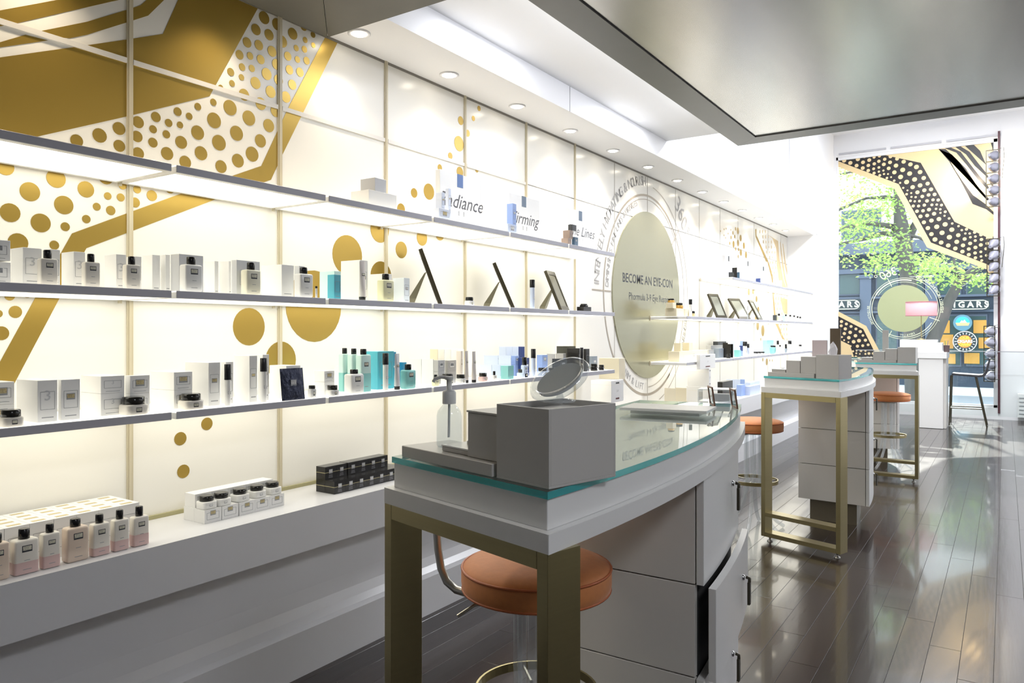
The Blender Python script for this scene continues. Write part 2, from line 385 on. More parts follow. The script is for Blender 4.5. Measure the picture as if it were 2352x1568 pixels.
# window wall
WX0, WX1 = onY(1920, 600, YW)[0], onY(2291, 600, YW)[0]
WZ0, WZ1 = .18, onY(2300, 316, YW)[2]
struct(MB().box(-.25, WX0, YW, YW+.2, 0, 4.75, plaster).box(WX1, 5.2, YW, YW+.2, 0, 4.75, plaster).box(WX0, WX1, YW, YW+.2, 0, WZ0, plaster).box(WX0, WX1, YW, YW+.2, WZ1, 4.75, plaster).build('wall_window'))
w1 = MB(); fm = mat('window_frame_white', (.8, .8, .82), .35)
w1.box(WX0, WX0+.03, YW+.02, YW+.09, WZ0, WZ1, fm).box(WX1-.05, WX1, YW+.02, YW+.09, WZ0, WZ1, fm).box(WX0, WX1, YW+.02, YW+.09, WZ1-.05, WZ1, fm).box(WX0, WX1, YW+.02, YW+.09, WZ0, WZ0+.04, fm)
w1 = struct(w1.build('window_1'))
MB().box(WX0+.03, WX1-.05, YW+.05, YW+.056, WZ0+.04, WZ1-.05, clear).build('window_pane', w1)
MB().box(WX1+.005, WX1+.035, YW-.035, YW-.002, .1, WZ1+.1, mat('maroon_post', (.09, .03, .04), .4)).build('edge_post', w1)
for i in range(3):
    MB().box(WX0+.05+i*.8, WX0+.78+i*.8, YW-.03, YW-.01, WZ1+.03, WZ1+.06, mat('slot_grey', (.5, .5, .53), .4)).build('vent_slot', w1)
# ---------------- window graphics (vinyl on the pane)
vc = mat('cream_vinyl', (.78, .60, .33), .5); vb = mat('black_vinyl', (.018, .016, .018), .45)
vpal = mat('pale_gold_vinyl', (.42, .46, .26), .4, metal=.1); vline = mat('pale_line_vinyl', (.72, .76, .55), .5)
def vin(pts, ox=1900, oy=300, s=4.9): return [(onY(ox+x/s, oy+y/s, YW)[0], onY(ox+x/s, oy+y/s, YW)[2]) for x, y in pts]
def clipx(pts): return [(min(max(x, WX0+.031), WX1-.051), min(max(z, WZ0+.041), WZ1-.051)) for x, z in pts]
def vinyl(name, pts, mt, lay, **k):
    return MB().prism(clipx(vin(pts, **k)), XZ, YW+.049-.001*lay, YW+.0495-.001*lay, mt).build(name, w1)
vinyl('vinyl_field', [(60,275),(650,215),(1250,150),(1990,60),(1990,1740),(1800,1560),(1120,1310),(750,645),(60,410)], vc, 0)
vinyl('vinyl_band', [(60,285),(650,218),(1050,355),(1430,1020),(1990,1225),(1990,1560),(1800,1500),(1165,1255),(800,595),(60,345)], vb, 1)
vinyl('vinyl_stripe', [(1250,160),(1310,250),(1380,330),(1440,440),(1520,560),(1640,720),(1780,820),(1990,900),(1990,935),(1790,880),(1635,820),(1500,560),(1370,340)], vb, 1)
vinyl('vinyl_stripe', [(1250,160),(1330,200),(1470,330),(1560,480),(1650,620),(1790,770),(1990,840),(1990,800),(1800,740),(1690,620),(1560,420),(1400,260)], vb, 1)
vinyl('vinyl_stripe', [(1320,150),(1390,140),(1500,230),(1640,410),(1720,510),(1800,600),(1990,720),(1990,760),(1800,650),(1690,540),(1560,370),(1450,240)], vb, 1)
vinyl('vinyl_stripe', [(1440,138),(1500,128),(1600,230),(1700,360),(1790,470),(1990,600),(1990,640),(1790,510),(1660,390),(1560,260)], vb, 1)
vinyl('vinyl_stripe', [(1550,122),(1650,110),(1720,220),(1790,380),(1690,290)], vb, 1)
vinyl('vinyl_stripe', [(1840,90),(1990,70),(1990,260),(1920,230)], vb, 1)
vd = [(125,305,28),(185,330,28),(255,357,28),(325,387,26),(395,415,26),(457,443,24),(523,472,21),(587,497,19),(668,527,17),(750,557,17),(817,582,15),(265,278,30),(340,315,28),(398,350,26),(458,385,24),(518,423,20),(577,455,16),(635,482,15),(715,517,13),(350,250,20),(415,283,26),(468,325,26),(525,367,23),(577,408,19),(628,443,15),(680,482,13),(472,262,17),(523,293,20),(577,338,23),(633,373,26),(688,418,26),(752,463,29),(822,515,33),(890,572,33),(958,630,30),(1012,688,28),(1067,735,25),(1120,785,25),(1175,830,20),(1222,875,17),(1272,920,15),(522,250,15),(583,278,22),(643,315,23),(703,350,26),(770,387,30),(846,435,33),(924,477,33),(980,543,33),(1042,610,31),(1090,665,28),(1138,718,25),(1188,773,22),(1230,827,17),(1270,880,17),(1318,953,15),(643,256,22),(708,285,25),(782,310,26),(857,343,29),(933,373,30),(1001,402,33),(1042,460,31),(1083,527,30),(1127,590,28),(1166,655,28),(1206,712,26),(1247,775,23),(1284,832,20),(1326,908,20),(1370,983,18),(1405,1040,17),(1476,1070,17),(1513,1115,17),(1566,1105,21),(852,638,15),(900,667,13),(890,710,18),(942,697,14),(945,740,15),(992,743,16),(933,785,19),(982,790,16),(1035,787,19),(965,843,22),(1025,843,21),(1090,833,23),(1007,902,25),(1075,897,24),(1143,883,27),(1047,960,27),(1122,950,26),(1200,930,28),(1085,1027,28),(1170,1007,30),(1255,990,31),(1130,1092,30),(1230,1077,34),(1325,1050,34),(1170,1160,30),(1290,1145,34),(1400,1110,34),(1210,1220,33),(1373,1195,35),(1473,1172,30),(1545,1215,27),(1280,1255,31),(1456,1247,32),(1360,1288,31),(1527,1287,29),(1607,1265,27),(1440,1322,30),(1520,1357,29),(1592,1392,27),(1592,1328,26),(1667,1310,27),(1728,1282,27),(1553,1153,16),(1602,1153,17),(1658,1140,22),(1610,1195,18),(1667,1187,18),(1730,1167,25),(1665,1233,21),(1735,1220,24),(1808,1205,27),(1663,1373,24),(1667,1427,23),(1728,1360,20),(1730,1412,18),(1738,1458,20),(1800,1265,24),(1785,1325,22),(1890,1240,26),(1790,1400,20),(1900,1300,22),(1930,1350,24),(1935,1440,24)]
for x, y, r in vd:
    p = onY(1900+x/4.9, 300+y/4.9, YW); q = onY(1900+(x+r)/4.9, 300+y/4.9, YW)[0]-p[0]
    q = q*.86
    if p[0]+q > WX1-.05: continue
    MB().prism([(q*math.cos(.3927*j), q*math.sin(.3927*j)) for j in range(16)], XZ, 0, .0004, vc).build('vinyl_dot', w1, loc=(p[0], YW+.0465, p[2]))
k2 = dict(ox=1900, oy=580)
vinyl('vinyl_field', [(60,655),(90,662),(435,825),(590,1120),(640,1250),(640,1420),(60,1420)], vc, 0, **k2)
vinyl('vinyl_band', [(60,700),(90,715),(400,860),(535,1130),(535,1420),(380,1420),(250,1040),(150,990),(60,960)], vb, 1, **k2)
vd2 = [(108,748,17),(155,775,22),(210,802,20),(263,830,20),(318,858,20),(367,888,22),(105,790,15),(152,823,20),(198,857,22),(253,897,24),(313,935,24),(353,990,26),(395,1047,20),(397,932,18),(425,985,22),(456,1037,19),(187,910,22),(238,957,24),(292,1003,25),(335,1053,22),(160,950,14),(185,985,13),(233,1007,12),(258,1052,13),(285,1110,15),(325,1105,11),(375,1105,17),(425,1105,14),(465,1135,19),(512,1135,18),(322,1133,13),(362,1140,11),(317,1170,16),(425,1140,14),(490,1180,14),(335,1215,14),(350,1260,13)]
for x, y, r in vd2:
    p = onY(1900+x/4.9, 580+y/4.9, YW); q = (onY(1900+(x+r)/4.9, 580+y/4.9, YW)[0]-p[0])*.86
    MB().prism([(q*math.cos(.3927*j), q*math.sin(.3927*j)) for j in range(16)], XZ, 0, .0004, vc).build('vinyl_dot', w1, loc=(p[0], YW+.0465, p[2]))
wc = onY(2074, 708, YW); wr = 54/F*wc[1]/ray(2074, 708)[1]
MB().prism([(wc[0]+wr*math.cos(R(a*6)), wc[2]+wr*math.sin(R(a*6))) for a in range(60)], XZ, YW+.046, YW+.0465, vpal).build('vinyl_disc', w1)
wf = lambda a, c: (a, YW+.047, c)
for r, w, a0, a1 in [(1.30, .008, 0, 360), (1.22, .02, 75, 150), (1.22, .012, 150, 330), (1.13, .006, 20, 150), (1.38, .006, -60, 70)]:
    ring(r*wr, w, a0, a1, 'vinyl_ring', vline, wc[0], wc[2], fn=wf, par=w1)
wfm = lambda a, c: (2*wc[0]-a, YW+.047, c)      # lettering reads from the street, mirrored from inside
arc_text('360°', .20, wr*1.62, 65, 24, vline, fn=wfm, name='vinyl_lettering', cy=wc[0], cz=wc[2], par=w1)
arc_text('INTENSELY HYDRATING & NOURISH', .06, wr*1.43, 150, 75, vline, fn=wfm, name='vinyl_lettering', cy=wc[0], cz=wc[2], par=w1)
arc_text('BRIGHTENING', .05, wr*1.36, -12, 32, vline, fn=wfm, name='vinyl_lettering', cy=wc[0], cz=wc[2], par=w1)
arc_text('FIRM & LIFT', .05, wr*1.14, 262, 26, vline, flip=True, fn=wfm, name='vinyl_lettering', cy=wc[0], cz=wc[2], par=w1)
for a in (115, -22, 245):
    b = MB(); b.tube([(wc[0]+wr*1.05*math.cos(R(a)), YW+.046, wc[2]+wr*1.05*math.sin(R(a))), (wc[0]+wr*1.45*math.cos(R(a)), YW+.046, wc[2]+wr*1.45*math.sin(R(a)))], .006, vline, n=4); b.build('vinyl_tick', w1)

# ---------------- outside
struct(MB().box(-25, 30, YW+.25, 60, -.72, -.6, mat('pale_pavement', (.30, .32, .35), .8, noise=.1)).build('ground'))
YB = 27.0
def fb(x0, y0, x1, y1, d0, d1, m, mb):       # facade block by points on the facade plane
    p = onY(x0, y0, YB); q = onY(x1, y1, YB); mb.box(p[0], q[0], YB-d1, YB-d0, q[2], p[2], m)
slate = mat('slate_blue_paint', (.035, .052, .08), .55, noise=.08); slate2 = mat('slate_blue_trim', (.085, .11, .155), .5)
pale = mat('pale_facade', (.88, .89, .90), .7, noise=.05); wglass = mat('far_window_glass', (.05, .09, .09), .12)
bl = thing('shop_building', 'slate blue shopfront building with pale upper floors across the street', 'building', (0, 0, 0))
zc = onY(2100, 572, YB)[2]
MB().box(-14, 18, YB, YB+3, -.6, zc, slate).build('lower_wall', bl)
MB().box(-14, 18, YB+.05, YB+3, zc, 5.6, pale).build('upper_wall', bl)
b = MB()
for x0 in range(-14, 18, 4): b.box(x0, x0+3.99, YB-.45, YB, zc-.12, zc+.25, slate2)
b.build('cornice', bl)
MB().box(-14, 18, YB-.2, YB, onY(2100, 624, YB)[2], onY(2100, 613, YB)[2], slate2).build('ledge', bl)
MB().box(-14, 18, YB-.12, YB, onY(2100, 684, YB)[2], onY(2100, 679, YB)[2], slate2).build('ledge', bl)
MB().box(-14, 18, YB-.12, YB, onY(2100, 718, YB)[2], onY(2100, 713, YB)[2], slate2).build('ledge', bl)
MB().box(-14, 18, YB-.25, YB, -.6, -.35, mat('pale_kerb', (.6, .62, .65), .7)).build('plinth', bl)
for px in (1810, 1990, 2140, 2320):
    p = onY(px, 640, YB)[0]; zt = onY(px, 640, YB)[2]
    m = MB().box(p-.17, p+.17, YB-.22, YB, -.6, zt, slate2).box(p-.23, p+.23, YB-.27, YB, zt, zt+.12, slate2); m.build('pilaster', bl)
for x0, x1 in ((1930, 1975), (2015, 2060), (2075, 2120), (2155, 2205), (2222, 2265), (2335, 2380)):
    m = MB(); fb(x0-3, 628, x1+3, 678, -.02, .05, slate2, m); f = m.build('window', bl)
    m = MB(); fb(x0, 631, x1, 675, .04, .07, wglass, m); m.build('pane', f)
    m = MB(); fb(x0-3, 722, x1+3, 842, -.02, .04, slate2, m); f = m.build('shop_window', bl)
    m = MB(); fb(x0, 726, x1, 838, .03, .06, wglass, m); m.build('pane', f)
for x in range(-8, 14, 3):
    for z in (zc+.45,):
        m = MB().box(x, x+1.2, YB-.06, YB+.06, z, z+.95, slate2); f = m.build('window', bl)
        m = MB().box(x+.08, x+1.12, YB-.08, YB-.05, z+.06, z+.45, wglass).box(x+.08, x+1.12, YB-.08, YB-.05, z+.50, z+.89, wglass); m.build('pane', f)
signm = mat('sign_green', (.015, .03, .035), .5); signt = mat('sign_cream', (.80, .80, .62), .5)
for i, (xa, xb, lab) in enumerate(((2176, 2264, 'dark fascia sign reading CIGARS in cream letters, right of the trees'), (1882, 1968, 'dark fascia sign reading CIGARS at the left edge of the window'))):
    p = onY(xa, 691, YB-.3); q = onY(xb, 709, YB-.3); cxm, czm = (p[0]+q[0])/2, (p[2]+q[2])/2
    s = thing('shop_sign', lab, 'sign', (cxm, YB-.3, czm)); w, h = q[0]-p[0], p[2]-q[2]
    MB().box(-w/2-.1, w/2+.1, 0, .05, -h/2-.03, h/2+.03, signm).build('board', s)
    m = MB()
    for z in (-h/2, h/2): m.box(-w/2, w/2-.06, -.01, 0, z-.012, z+.012, signt)
    m.tube([(w/2-.06+h/2*math.cos(R(a)), -.005, h/2*math.sin(R(a))) for a in range(-90, 91, 30)], .012, signt, n=4)
    m.tube([(-w/2-h/2*math.cos(R(a)), -.005, h/2*math.sin(R(a))) for a in range(-90, 91, 30)], .012, signt, n=4)
    m.build('sign_outline', s)
    m = MB(); put_text(m, 'CIGARS', h*.95, signt, lambda x, y: (x, -.012, y), space=1.5, bold=.008); m.build('sign_lettering', s)
def round_sign(px, py, r, build, lab, nm):
    c = onY(px, py, YB-.35); s = thing(nm, lab, 'sign', c); build(s, r); return s
def rs1(s, r):
    MB().prism([(r*math.cos(R(a*10)), r*math.sin(R(a*10))) for a in range(36)], XZ, 0, .04, mat('sign_white', (.85, .85, .8), .5)).build('board', s)
    MB().prism([(r*.93*math.cos(R(a*10)), r*.93*math.sin(R(a*10))) for a in range(36)], XZ, -.006, 0, signm).build('ring_band', s)
    MB().prism([(r*.6*math.cos(R(a*10)), r*.6*math.sin(R(a*10))) for a in range(36)], XZ, -.012, -.006, mat('sign_orange', (.85, .22, .04), .5)).build('centre_disc', s)
    m = MB(); f = lambda x, y: (x, -.016, y)
    put_text(m, 'CIGARS', r*.38, M['sign_white'], f, bold=.004)
    put_text(m, 'OUR', r*.36, mat('sign_yellow', (.95, .75, .05), .5), lambda x, y: (x, -.016, y+r*.33), bold=.004)
    put_text(m, 'OWN', r*.36, M['sign_yellow'], lambda x, y: (x, -.016, y-r*.33), bold=.004)
    for a in range(0, 360, 20):
        m.tube([(r*.68*math.cos(R(a)), -.012, r*.68*math.sin(R(a))), (r*.86*math.cos(R(a)), -.012, r*.86*math.sin(R(a)))], r*.035, M['sign_white'], n=4)
    m.build('sign_lettering', s)
def rs2(s, r):
    MB().prism([(r*math.cos(R(a*10)), r*math.sin(R(a*10))) for a in range(36)], XZ, 0, .04, mat('sign_teal', (.10, .22, .28), .5)).build('board', s)
    MB().prism([(r*.75*math.cos(R(a*10)), r*.75*math.sin(R(a*10))) for a in range(0, 19)], XZ, -.006, 0, mat('sign_sky', (.05, .45, .75), .5)).build('sky_field', s)
    MB().prism([(-r*.75, 0), (r*.75, 0), (r*.6, -r*.35), (-r*.6, -r*.35)], XZ, -.006, 0, mat('sign_sand', (.75, .5, .2), .5)).build('land_field', s)
    MB().prism([(-r*.3, 0), (-r*.1, r*.3), (r*.05, r*.2), (r*.2, r*.38), (r*.45, 0)], XZ, -.012, -.006, M['sign_white']).build('peak', s)
round_sign(2216, 784, .32, rs1, 'round white ringed sign with orange centre on the shopfront opposite', 'round_sign')
round_sign(2211, 741, .25, rs2, 'round blue and sand landscape sign above the orange round sign', 'round_sign')
m = MB(); om = mat('shop_orange', (.55, .28, .05), .5)
for x0, y0, x1, y1 in ((2165, 736, 2182, 765), (2236, 735, 2266, 765), (2160, 768, 2190, 800), (2248, 775, 2275, 800), (2170, 812, 2195, 835), (2215, 810, 2250, 835)): 
    m = MB(); fb(x0, y0, x1, y1, .06, .09, om, m); m.build('display_panel', bl)

# street tree
YT = 18.5
tr = thing('street_tree', 'street tree with dark forked trunk and light green leaves outside the window', 'tree', (onY(2105, 880, YT)[0], YT, -.6))
tx, ty = tr.location.x, YT
bark = mat('bark', (.09, .085, .08), .8, noise=.35, bump=.5, nscale=(8, 8, 3))
def tp(px, py, Y=YT): p = onY(px, py, Y); return (p[0]-tx, p[1]-ty, p[2]+.6)
m = MB(); m.tube([tp(2112,935),tp(2106,860),tp(2100,800),tp(2095,740),tp(2088,660),tp(2081,590),tp(2072,545),tp(2066,480),tp(2062,400),tp(2058,300)], .15, bark, n=14, rs=[.28,.25,.22,.17,.16,.16,.18,.11,.09,.07]); m.build('trunk', tr)
m = MB(); m.tube([tp(2108,870),tp(2135,800),tp(2162,735),tp(2180,690),tp(2203,648),tp(2235,622),tp(2300,590),tp(2380,540)], .12, bark, n=12, rs=[.13,.14,.13,.11,.10,.08,.07,.05]); m.build('branch', tr)
for pts, rs in (([(2076,560),(2050,520),(2000,512),(1950,520),(1900,540)], [.09,.07,.05,.04,.02]), ([(2066,540),(2030,535),(1990,548),(1930,560),(1880,575)], [.07,.06,.04,.03,.02]),
                ([(2074,470),(2040,452),(1990,455),(1930,480),(1880,510)], [.06,.05,.03,.03,.02]), ([(2080,560),(2100,520),(2125,470),(2160,400),(2200,330)], [.10,.08,.06,.05,.03]),
                ([(2062,430),(2030,400),(1980,390),(1930,400)], [.05,.04,.03,.02]), ([(2200,650),(2195,620),(2190,590)], [.06,.04,.02]), ([(2086,540),(2110,545),(2140,560),(2170,590)], [.04,.03,.02,.02])):
    m = MB(); m.tube([tp(x, y, YT+.3*math.sin(i*1.3+x)) for i, (x, y) in enumerate(pts)], .05, bark, n=8, rs=rs); m.build('branch', tr)
lf = mat('leaf_green', (.27, .40, .12), .5, trans=0, noise=.35, nscale=(2, 2, 2))
nt = lf.node_tree; bs = nt.nodes['Principled BSDF']; tl = nt.nodes.new('ShaderNodeBsdfTranslucent'); tl.inputs[0].default_value = (.40, .62, .14, 1)
ms = nt.nodes.new('ShaderNodeMixShader'); ms.inputs[0].default_value = .5
nt.links.new(bs.outputs[0], ms.inputs[1]); nt.links.new(tl.outputs[0], ms.inputs[2]); nt.links.new(ms.outputs[0], nt.nodes['Material Output'].inputs[0])
m = MB(); rnd = random.Random(3)
cl = []
for i in range(84):
    zone = rnd.random()
    if zone < .58: px, py = rnd.uniform(1890, 2110), rnd.uniform(380, 600)
    elif zone < .70: px, py = rnd.uniform(2010, 2140), rnd.uniform(575, 625)
    elif zone < .86: px, py = rnd.uniform(2120, 2280), rnd.uniform(595, 655)
    else: px, py = rnd.uniform(1900, 2060), rnd.uniform(300, 420)
    if abs(px-2095) < 22 and py > 560: continue
    cl.append((px, py, rnd.uniform(-1.4, 1.8)))
for px, py, dy in cl:
    c = Vector(tp(px, py, YT+dy))
    for j in range(60):
        p = c + Vector((rnd.gauss(0, .22), rnd.gauss(0, .2), rnd.gauss(0, .12)))
        a = Vector((rnd.uniform(-1, 1), rnd.uniform(-1, 1), rnd.uniform(-.6, .6))).normalized(); b_ = a.cross(Vector((rnd.uniform(-1, 1), rnd.uniform(-1, 1), rnd.uniform(-1, 1)))).normalized()
        L, w_ = rnd.uniform(.03, .06), rnd.uniform(.018, .032)
        m.add([p-a*L, p+b_*w_, p+a*L, p-b_*w_], [(0, 1, 2, 3)], lf)
fo = m.build('foliage', tr); fo['kind'] = 'stuff'

# ---------------- shelves
SX = .345
def shelf(ya, yb, lv, lab, grp, x1=SX):
    z = SH[lv]; s = thing('lit_shelf', lab, 'shelf', (0, ya, z-.024), 0, grp); L = yb-ya
    MB().box(.0095, x1-.004, 0, L, .012, .020, white).box(.0095, .03, 0, L, 0, .012, white).box(x1-.03, x1-.004, 0, L, 0, .012, white).box(.03, x1-.03, 0, .012, 0, .012, white).box(.03, x1-.03, L-.012, L, 0, .012, white).build('shelf_board', s)
    MB().box(.0095, x1-.004, .0, L, .0201, .0242, glowtop).build('lit_top', s)
    MB().box(x1-.004, x1, 0, L, 0, .0245, edge).build('front_edge', s, bevel=.0012, seg=1)
    MB().box(.0302, x1-.0302, .0125, L-.0125, .003, .0115, lightp).build('light_panel', s)
    MB().box(.0095, .016, -.012, 0, -.01, .03, upr).build('bracket', s)
ordw = ['first', 'second', 'third', 'fourth', 'fifth', 'sixth', 'seventh', 'eighth', 'ninth', 'tenth', 'eleventh', 'twelfth', 'thirteenth', 'fourteenth', 'fifteenth']
lvn = {'t': 'top', 'm': 'middle', 'l': 'lower'}
for lv in 'tml':
    for k in range(6):
        ya = 1.412+(k-1)*MOD; shelf(ya+.009, ya+MOD-.009, lv, '%s lit shelf from the left in the %s shelf row' % (ordw[k].capitalize(), lvn[lv]), 'lit shelves left of the gold disc')
    for k in range(6):
        ya = 7.37+k*MOD; yb = min(ya+MOD, YE)
        shelf(ya+.004, yb-.004, lv, '%s lit shelf right of the gold disc in the %s row' % (ordw[k].capitalize(), lvn[lv]), 'lit shelves right of the gold disc')
shelf(6.09, 7.36, 'm', 'White half shelf across the gold disc holding gold jars', 'half shelves over the gold disc')
shelf(6.09, 7.36, 'l', 'White half shelf low on the gold disc holding cream boxes', 'half shelves over the gold disc')

# ---------------- soffit downlights (real lamps)
lglow = mat('lamp_lens', (1, .95, .85), .4, emit=(1, .90, .72), es=14)
dlm = MB().lathe([(.030, -.001), (.047, -.008), (.052, -.005), (.052, 0)], fm, n=24).mesh('trim_ring')
dle = MB().lathe([(.029, -.0085), (.029, -.0015)], lglow, n=20).mesh('lamp_lens')
dn = []
for k in range(-2, 13):
    y = 2.44+k*MOD; zz = 2.70 if y < cp[1] else SZ
    lab = '%s recessed round downlight along the shelf ceiling' % ordw[k].capitalize() if k >= 0 else None
    if y > YE: break
    if k >= 0:
        s = thing('downlight', lab, 'ceiling light', (.147, y, zz-.0005), 0, 'recessed downlights over the shelves')
        inst('trim_ring', dlm, s); inst('lamp_lens', dle, s)
    ld = bpy.data.lights.new('downlight_lamp', 'SPOT'); ld.energy = SPOT_W; ld.color = (1, .84, .62) if y < 4 else (1, .90, .76); ld.spot_size = R(110); ld.spot_blend = 1.0; ld.shadow_soft_size = .03
    lo = bpy.data.objects.new('downlight_lamp', ld); col.objects.link(lo); lo.location = (.147, y, zz-.03); lo.rotation_euler = (0, R(-6), 0)
for i, (x, y, z, e) in enumerate([(3.7, .4, 2.66, ROOM_W*.7), (3.6, 4.0, 2.66, ROOM_W*.4), (.72, 3.1, 2.86, ROOM_W*.25), (.72, 4.8, 2.86, ROOM_W*.3), (2.6, 8.0, 4.7, ROOM_W*5), (2.0, 11.5, 4.7, ROOM_W*4)]):  # added fill lights without fixtures, only to brighten the room
    ld = bpy.data.lights.new('added_room_fill', 'AREA'); ld.energy = e; ld.size = .6; ld.color = (.93, .95, 1.0)
    lo = bpy.data.objects.new('added_room_fill', ld); col.objects.link(lo); lo.location = (x, y, z)
    if z > 3: continue
# added fill light without a fixture, brightens the white strip beside the dropped ceiling
for y0, y1 in ((cp[1]+.1, YD-.3),):
    ld = bpy.data.lights.new('added_ceiling_fill', 'AREA'); ld.shape = 'RECTANGLE'; ld.size = y1-y0; ld.size_y = .05; ld.energy = 4.2; ld.color = (.86, .90, 1.0)
    lo = bpy.data.objects.new('added_ceiling_fill', ld); col.objects.link(lo); lo.location = (e1+.03, (y0+y1)/2, 2.80); lo.rotation_euler = Vector((-1, 0, .12)).to_track_quat('-Z', 'Y').to_euler()
    lo.rotation_euler = Matrix(((0, .12, 1), (1, 0, 0), (0, 1, -.12))).to_euler()

# ---------------- glass-topped counters
ZT = 1.074
PA = onZ(1258, 1130, ZT); PB = onZ(900, 1048, ZT)
BV = (PB[0]-PA[0], PB[1]-PA[1])
def cur(y): return .0862*y - .1054*y*y
LEN = 1.82
def outline(off=0):
    fr = [(cur(y), y) for y in [LEN*i/16 for i in range(17)]]
    back = [(-.60, LEN-.06), (-.56, 1.30), (-.52, .90), (-.488, .50), (BV[0], BV[1])]
    p = fr+back
    if off:
        q = []; n = len(p)
        for i in range(n):
            a = Vector(p[i-1]); b_ = Vector(p[i]); c = Vector(p[(i+1) % n]); d1 = (b_-a).normalized(); d2 = (c-b_).normalized()
            n1 = Vector((d1.y, -d1.x)); n2 = Vector((d2.y, -d2.x)); nn = (n1+n2).normalized(); k = off/max(.4, nn.dot(n1)); q.append(tuple(b_+nn*k))
        return q
    return p
cgrp = 'glass topped demonstration counters'
def counter(loc, rz, lab, clab, far=True, opened=None, ya=.83):
    t = thing('glass_counter', lab, 'counter', (loc[0], loc[1], 0), rz, cgrp)
    MB().prism(outline(), XY, 1.0605, ZT, ctop, teal).build('glass_top', t)
    MB().prism(outline(-.004), XY, 1.004, 1.060, white).build('upper_tier', t, bevel=.002)
    MB().prism(outline(.014), XY, .968, 1.0035, white).build('lower_tier', t, bevel=.002)
    ev = Vector((-BV[0], -BV[1])).normalized(); nv = Vector((-ev.y, ev.x)); A = ev*.012-nv*.012; Lb = math.hypot(*BV)+.024
    def fr(o2, ee, nn, Lb):
        def bar(a0, a1, d0, d1, z0, z1, nm, mt=brass):
            p = [o2-ee*a0+nn*d0, o2-ee*a1+nn*d0, o2-ee*a1+nn*d1, o2-ee*a0+nn*d1]
            MB().prism([tuple(x) for x in p], XY, z0, z1, mt).build(nm, t, bevel=.001, seg=1)
        bar(0, .028, 0, .085, .035, .9678, 'leg'); bar(Lb-.028, Lb, 0, .085, .035, .9678, 'leg')
        bar(.0283, Lb-.0283, 0, .085, .935, .9678, 'top_rail'); bar(.0283, Lb-.0283, 0, .085, .035, .062, 'bottom_rail'); bar(.0283, Lb-.0283, 0, .085, .165, .190, 'foot_rail')
        for a in (.04, Lb-.04):
            c = o2-ee*a+nn*.04; m = MB(); m.lathe([(.018, 0), (.018, .006), (.007, .010), (.007, .024), (.014, .026), (.014, .0345)], steel, n=12); m.build('levelling_foot', t, loc=(c.x, c.y, 0))
    fr(A, ev, nv, Lb)
    o2 = Vector((cur(LEN), LEN)); e2 = Vector((1, .14)).normalized(); n2 = Vector((e2.y, -e2.x)); fr(o2-e2*.07, e2, n2, .36)
    # pedestal
    yb = 1.50
    c = thing('drawer_cabinet', clab, 'cabinet', (loc[0], loc[1], 0), rz, 'drawer cabinets under the counters')
    xs = -.475
    def poly(off, y0, y1, xl): return [(xl, y0)] + [(cur(y)+off, y) for y in [y0+(y1-y0)*i/10 for i in range(11)]] + [(xl, y1)]
    MB().prism(poly(-.026, ya+.02, yb-.02, xs+.02), XY, .165, .967, mat('carcass_dark', (.05, .05, .05), .6)).build('carcass', c)
    MB().prism(poly(-.09, ya+.08, yb-.08, xs+.06), XY, 0, .163, mat('plinth_bronze', (.22, .19, .14), .35, metal=.5)).build('plinth', c)
    rows = [(.160, .411), (.415, .666), (.670, .966)]
    for z0, z1 in rows:
        MB().box(xs, cur(ya)-.0265, ya+.001, ya+.0195, z0, z1, greyw).build('side_panel', c, bevel=.001, seg=1)
        MB().box(xs, xs+.0195, ya+.02, yb, z0, z1, greyw).build('back_panel', c)
        MB().box(xs+.02, cur(yb)-.026, yb-.0195, yb, z0, z1, greyw).build('side_panel', c)
    for i, (z0, z1) in enumerate(rows[::-1]):
        off = .034 if opened == i else 0
        n = 12; ysn = [ya-.0+(yb-ya)*j/n for j in range(n+1)]
        d = MB().prism([(cur(y)-.001+off, y) for y in ysn]+[(cur(y)-.022+off, y) for y in ysn[::-1]], XY, z0, z1, white).build('drawer', c, bevel=.0015, seg=1)
        yk = yb-.22; xk = cur(yk)-.001+off; zk = z1-.10
        m = MB(); m.lathe([(.009, 0), (.009, .006), (.004, .008)], chrome, n=12); l = m.build('lock', d, loc=(xk, yk, zk), rot=(0, R(90), 0))
        m = MB(); m.tube([(xk+.012, yk, zk+.002), (xk+.022, yk, zk), (xk+.022, yk, zk-.012)], .006, darkm, n=6); m.box(xk+.017, xk+.026, yk-.008, yk+.008, zk-.085, zk-.012, darkm); m.build('key', d, bevel=.002)
    return t
counter(PA, 0, 'Near white counter with glass top and brass legs in the foreground', 'Near white drawer cabinet with one curved drawer ajar beneath the foreground counter', opened=1)
PA2 = onZ(1928, 872, ZT); counter(PA2, R(-3.4), 'Second glass topped counter with brass end frame, behind the foreground one', 'White drawer cabinet on bronze plinth under the second counter')
PA3 = onZ(2106, 835, ZT); counter(PA3, R(13.5), 'Farthest glass topped counter, in front of the white desk', 'White drawer cabinet under the farthest glass counter', ya=.96)

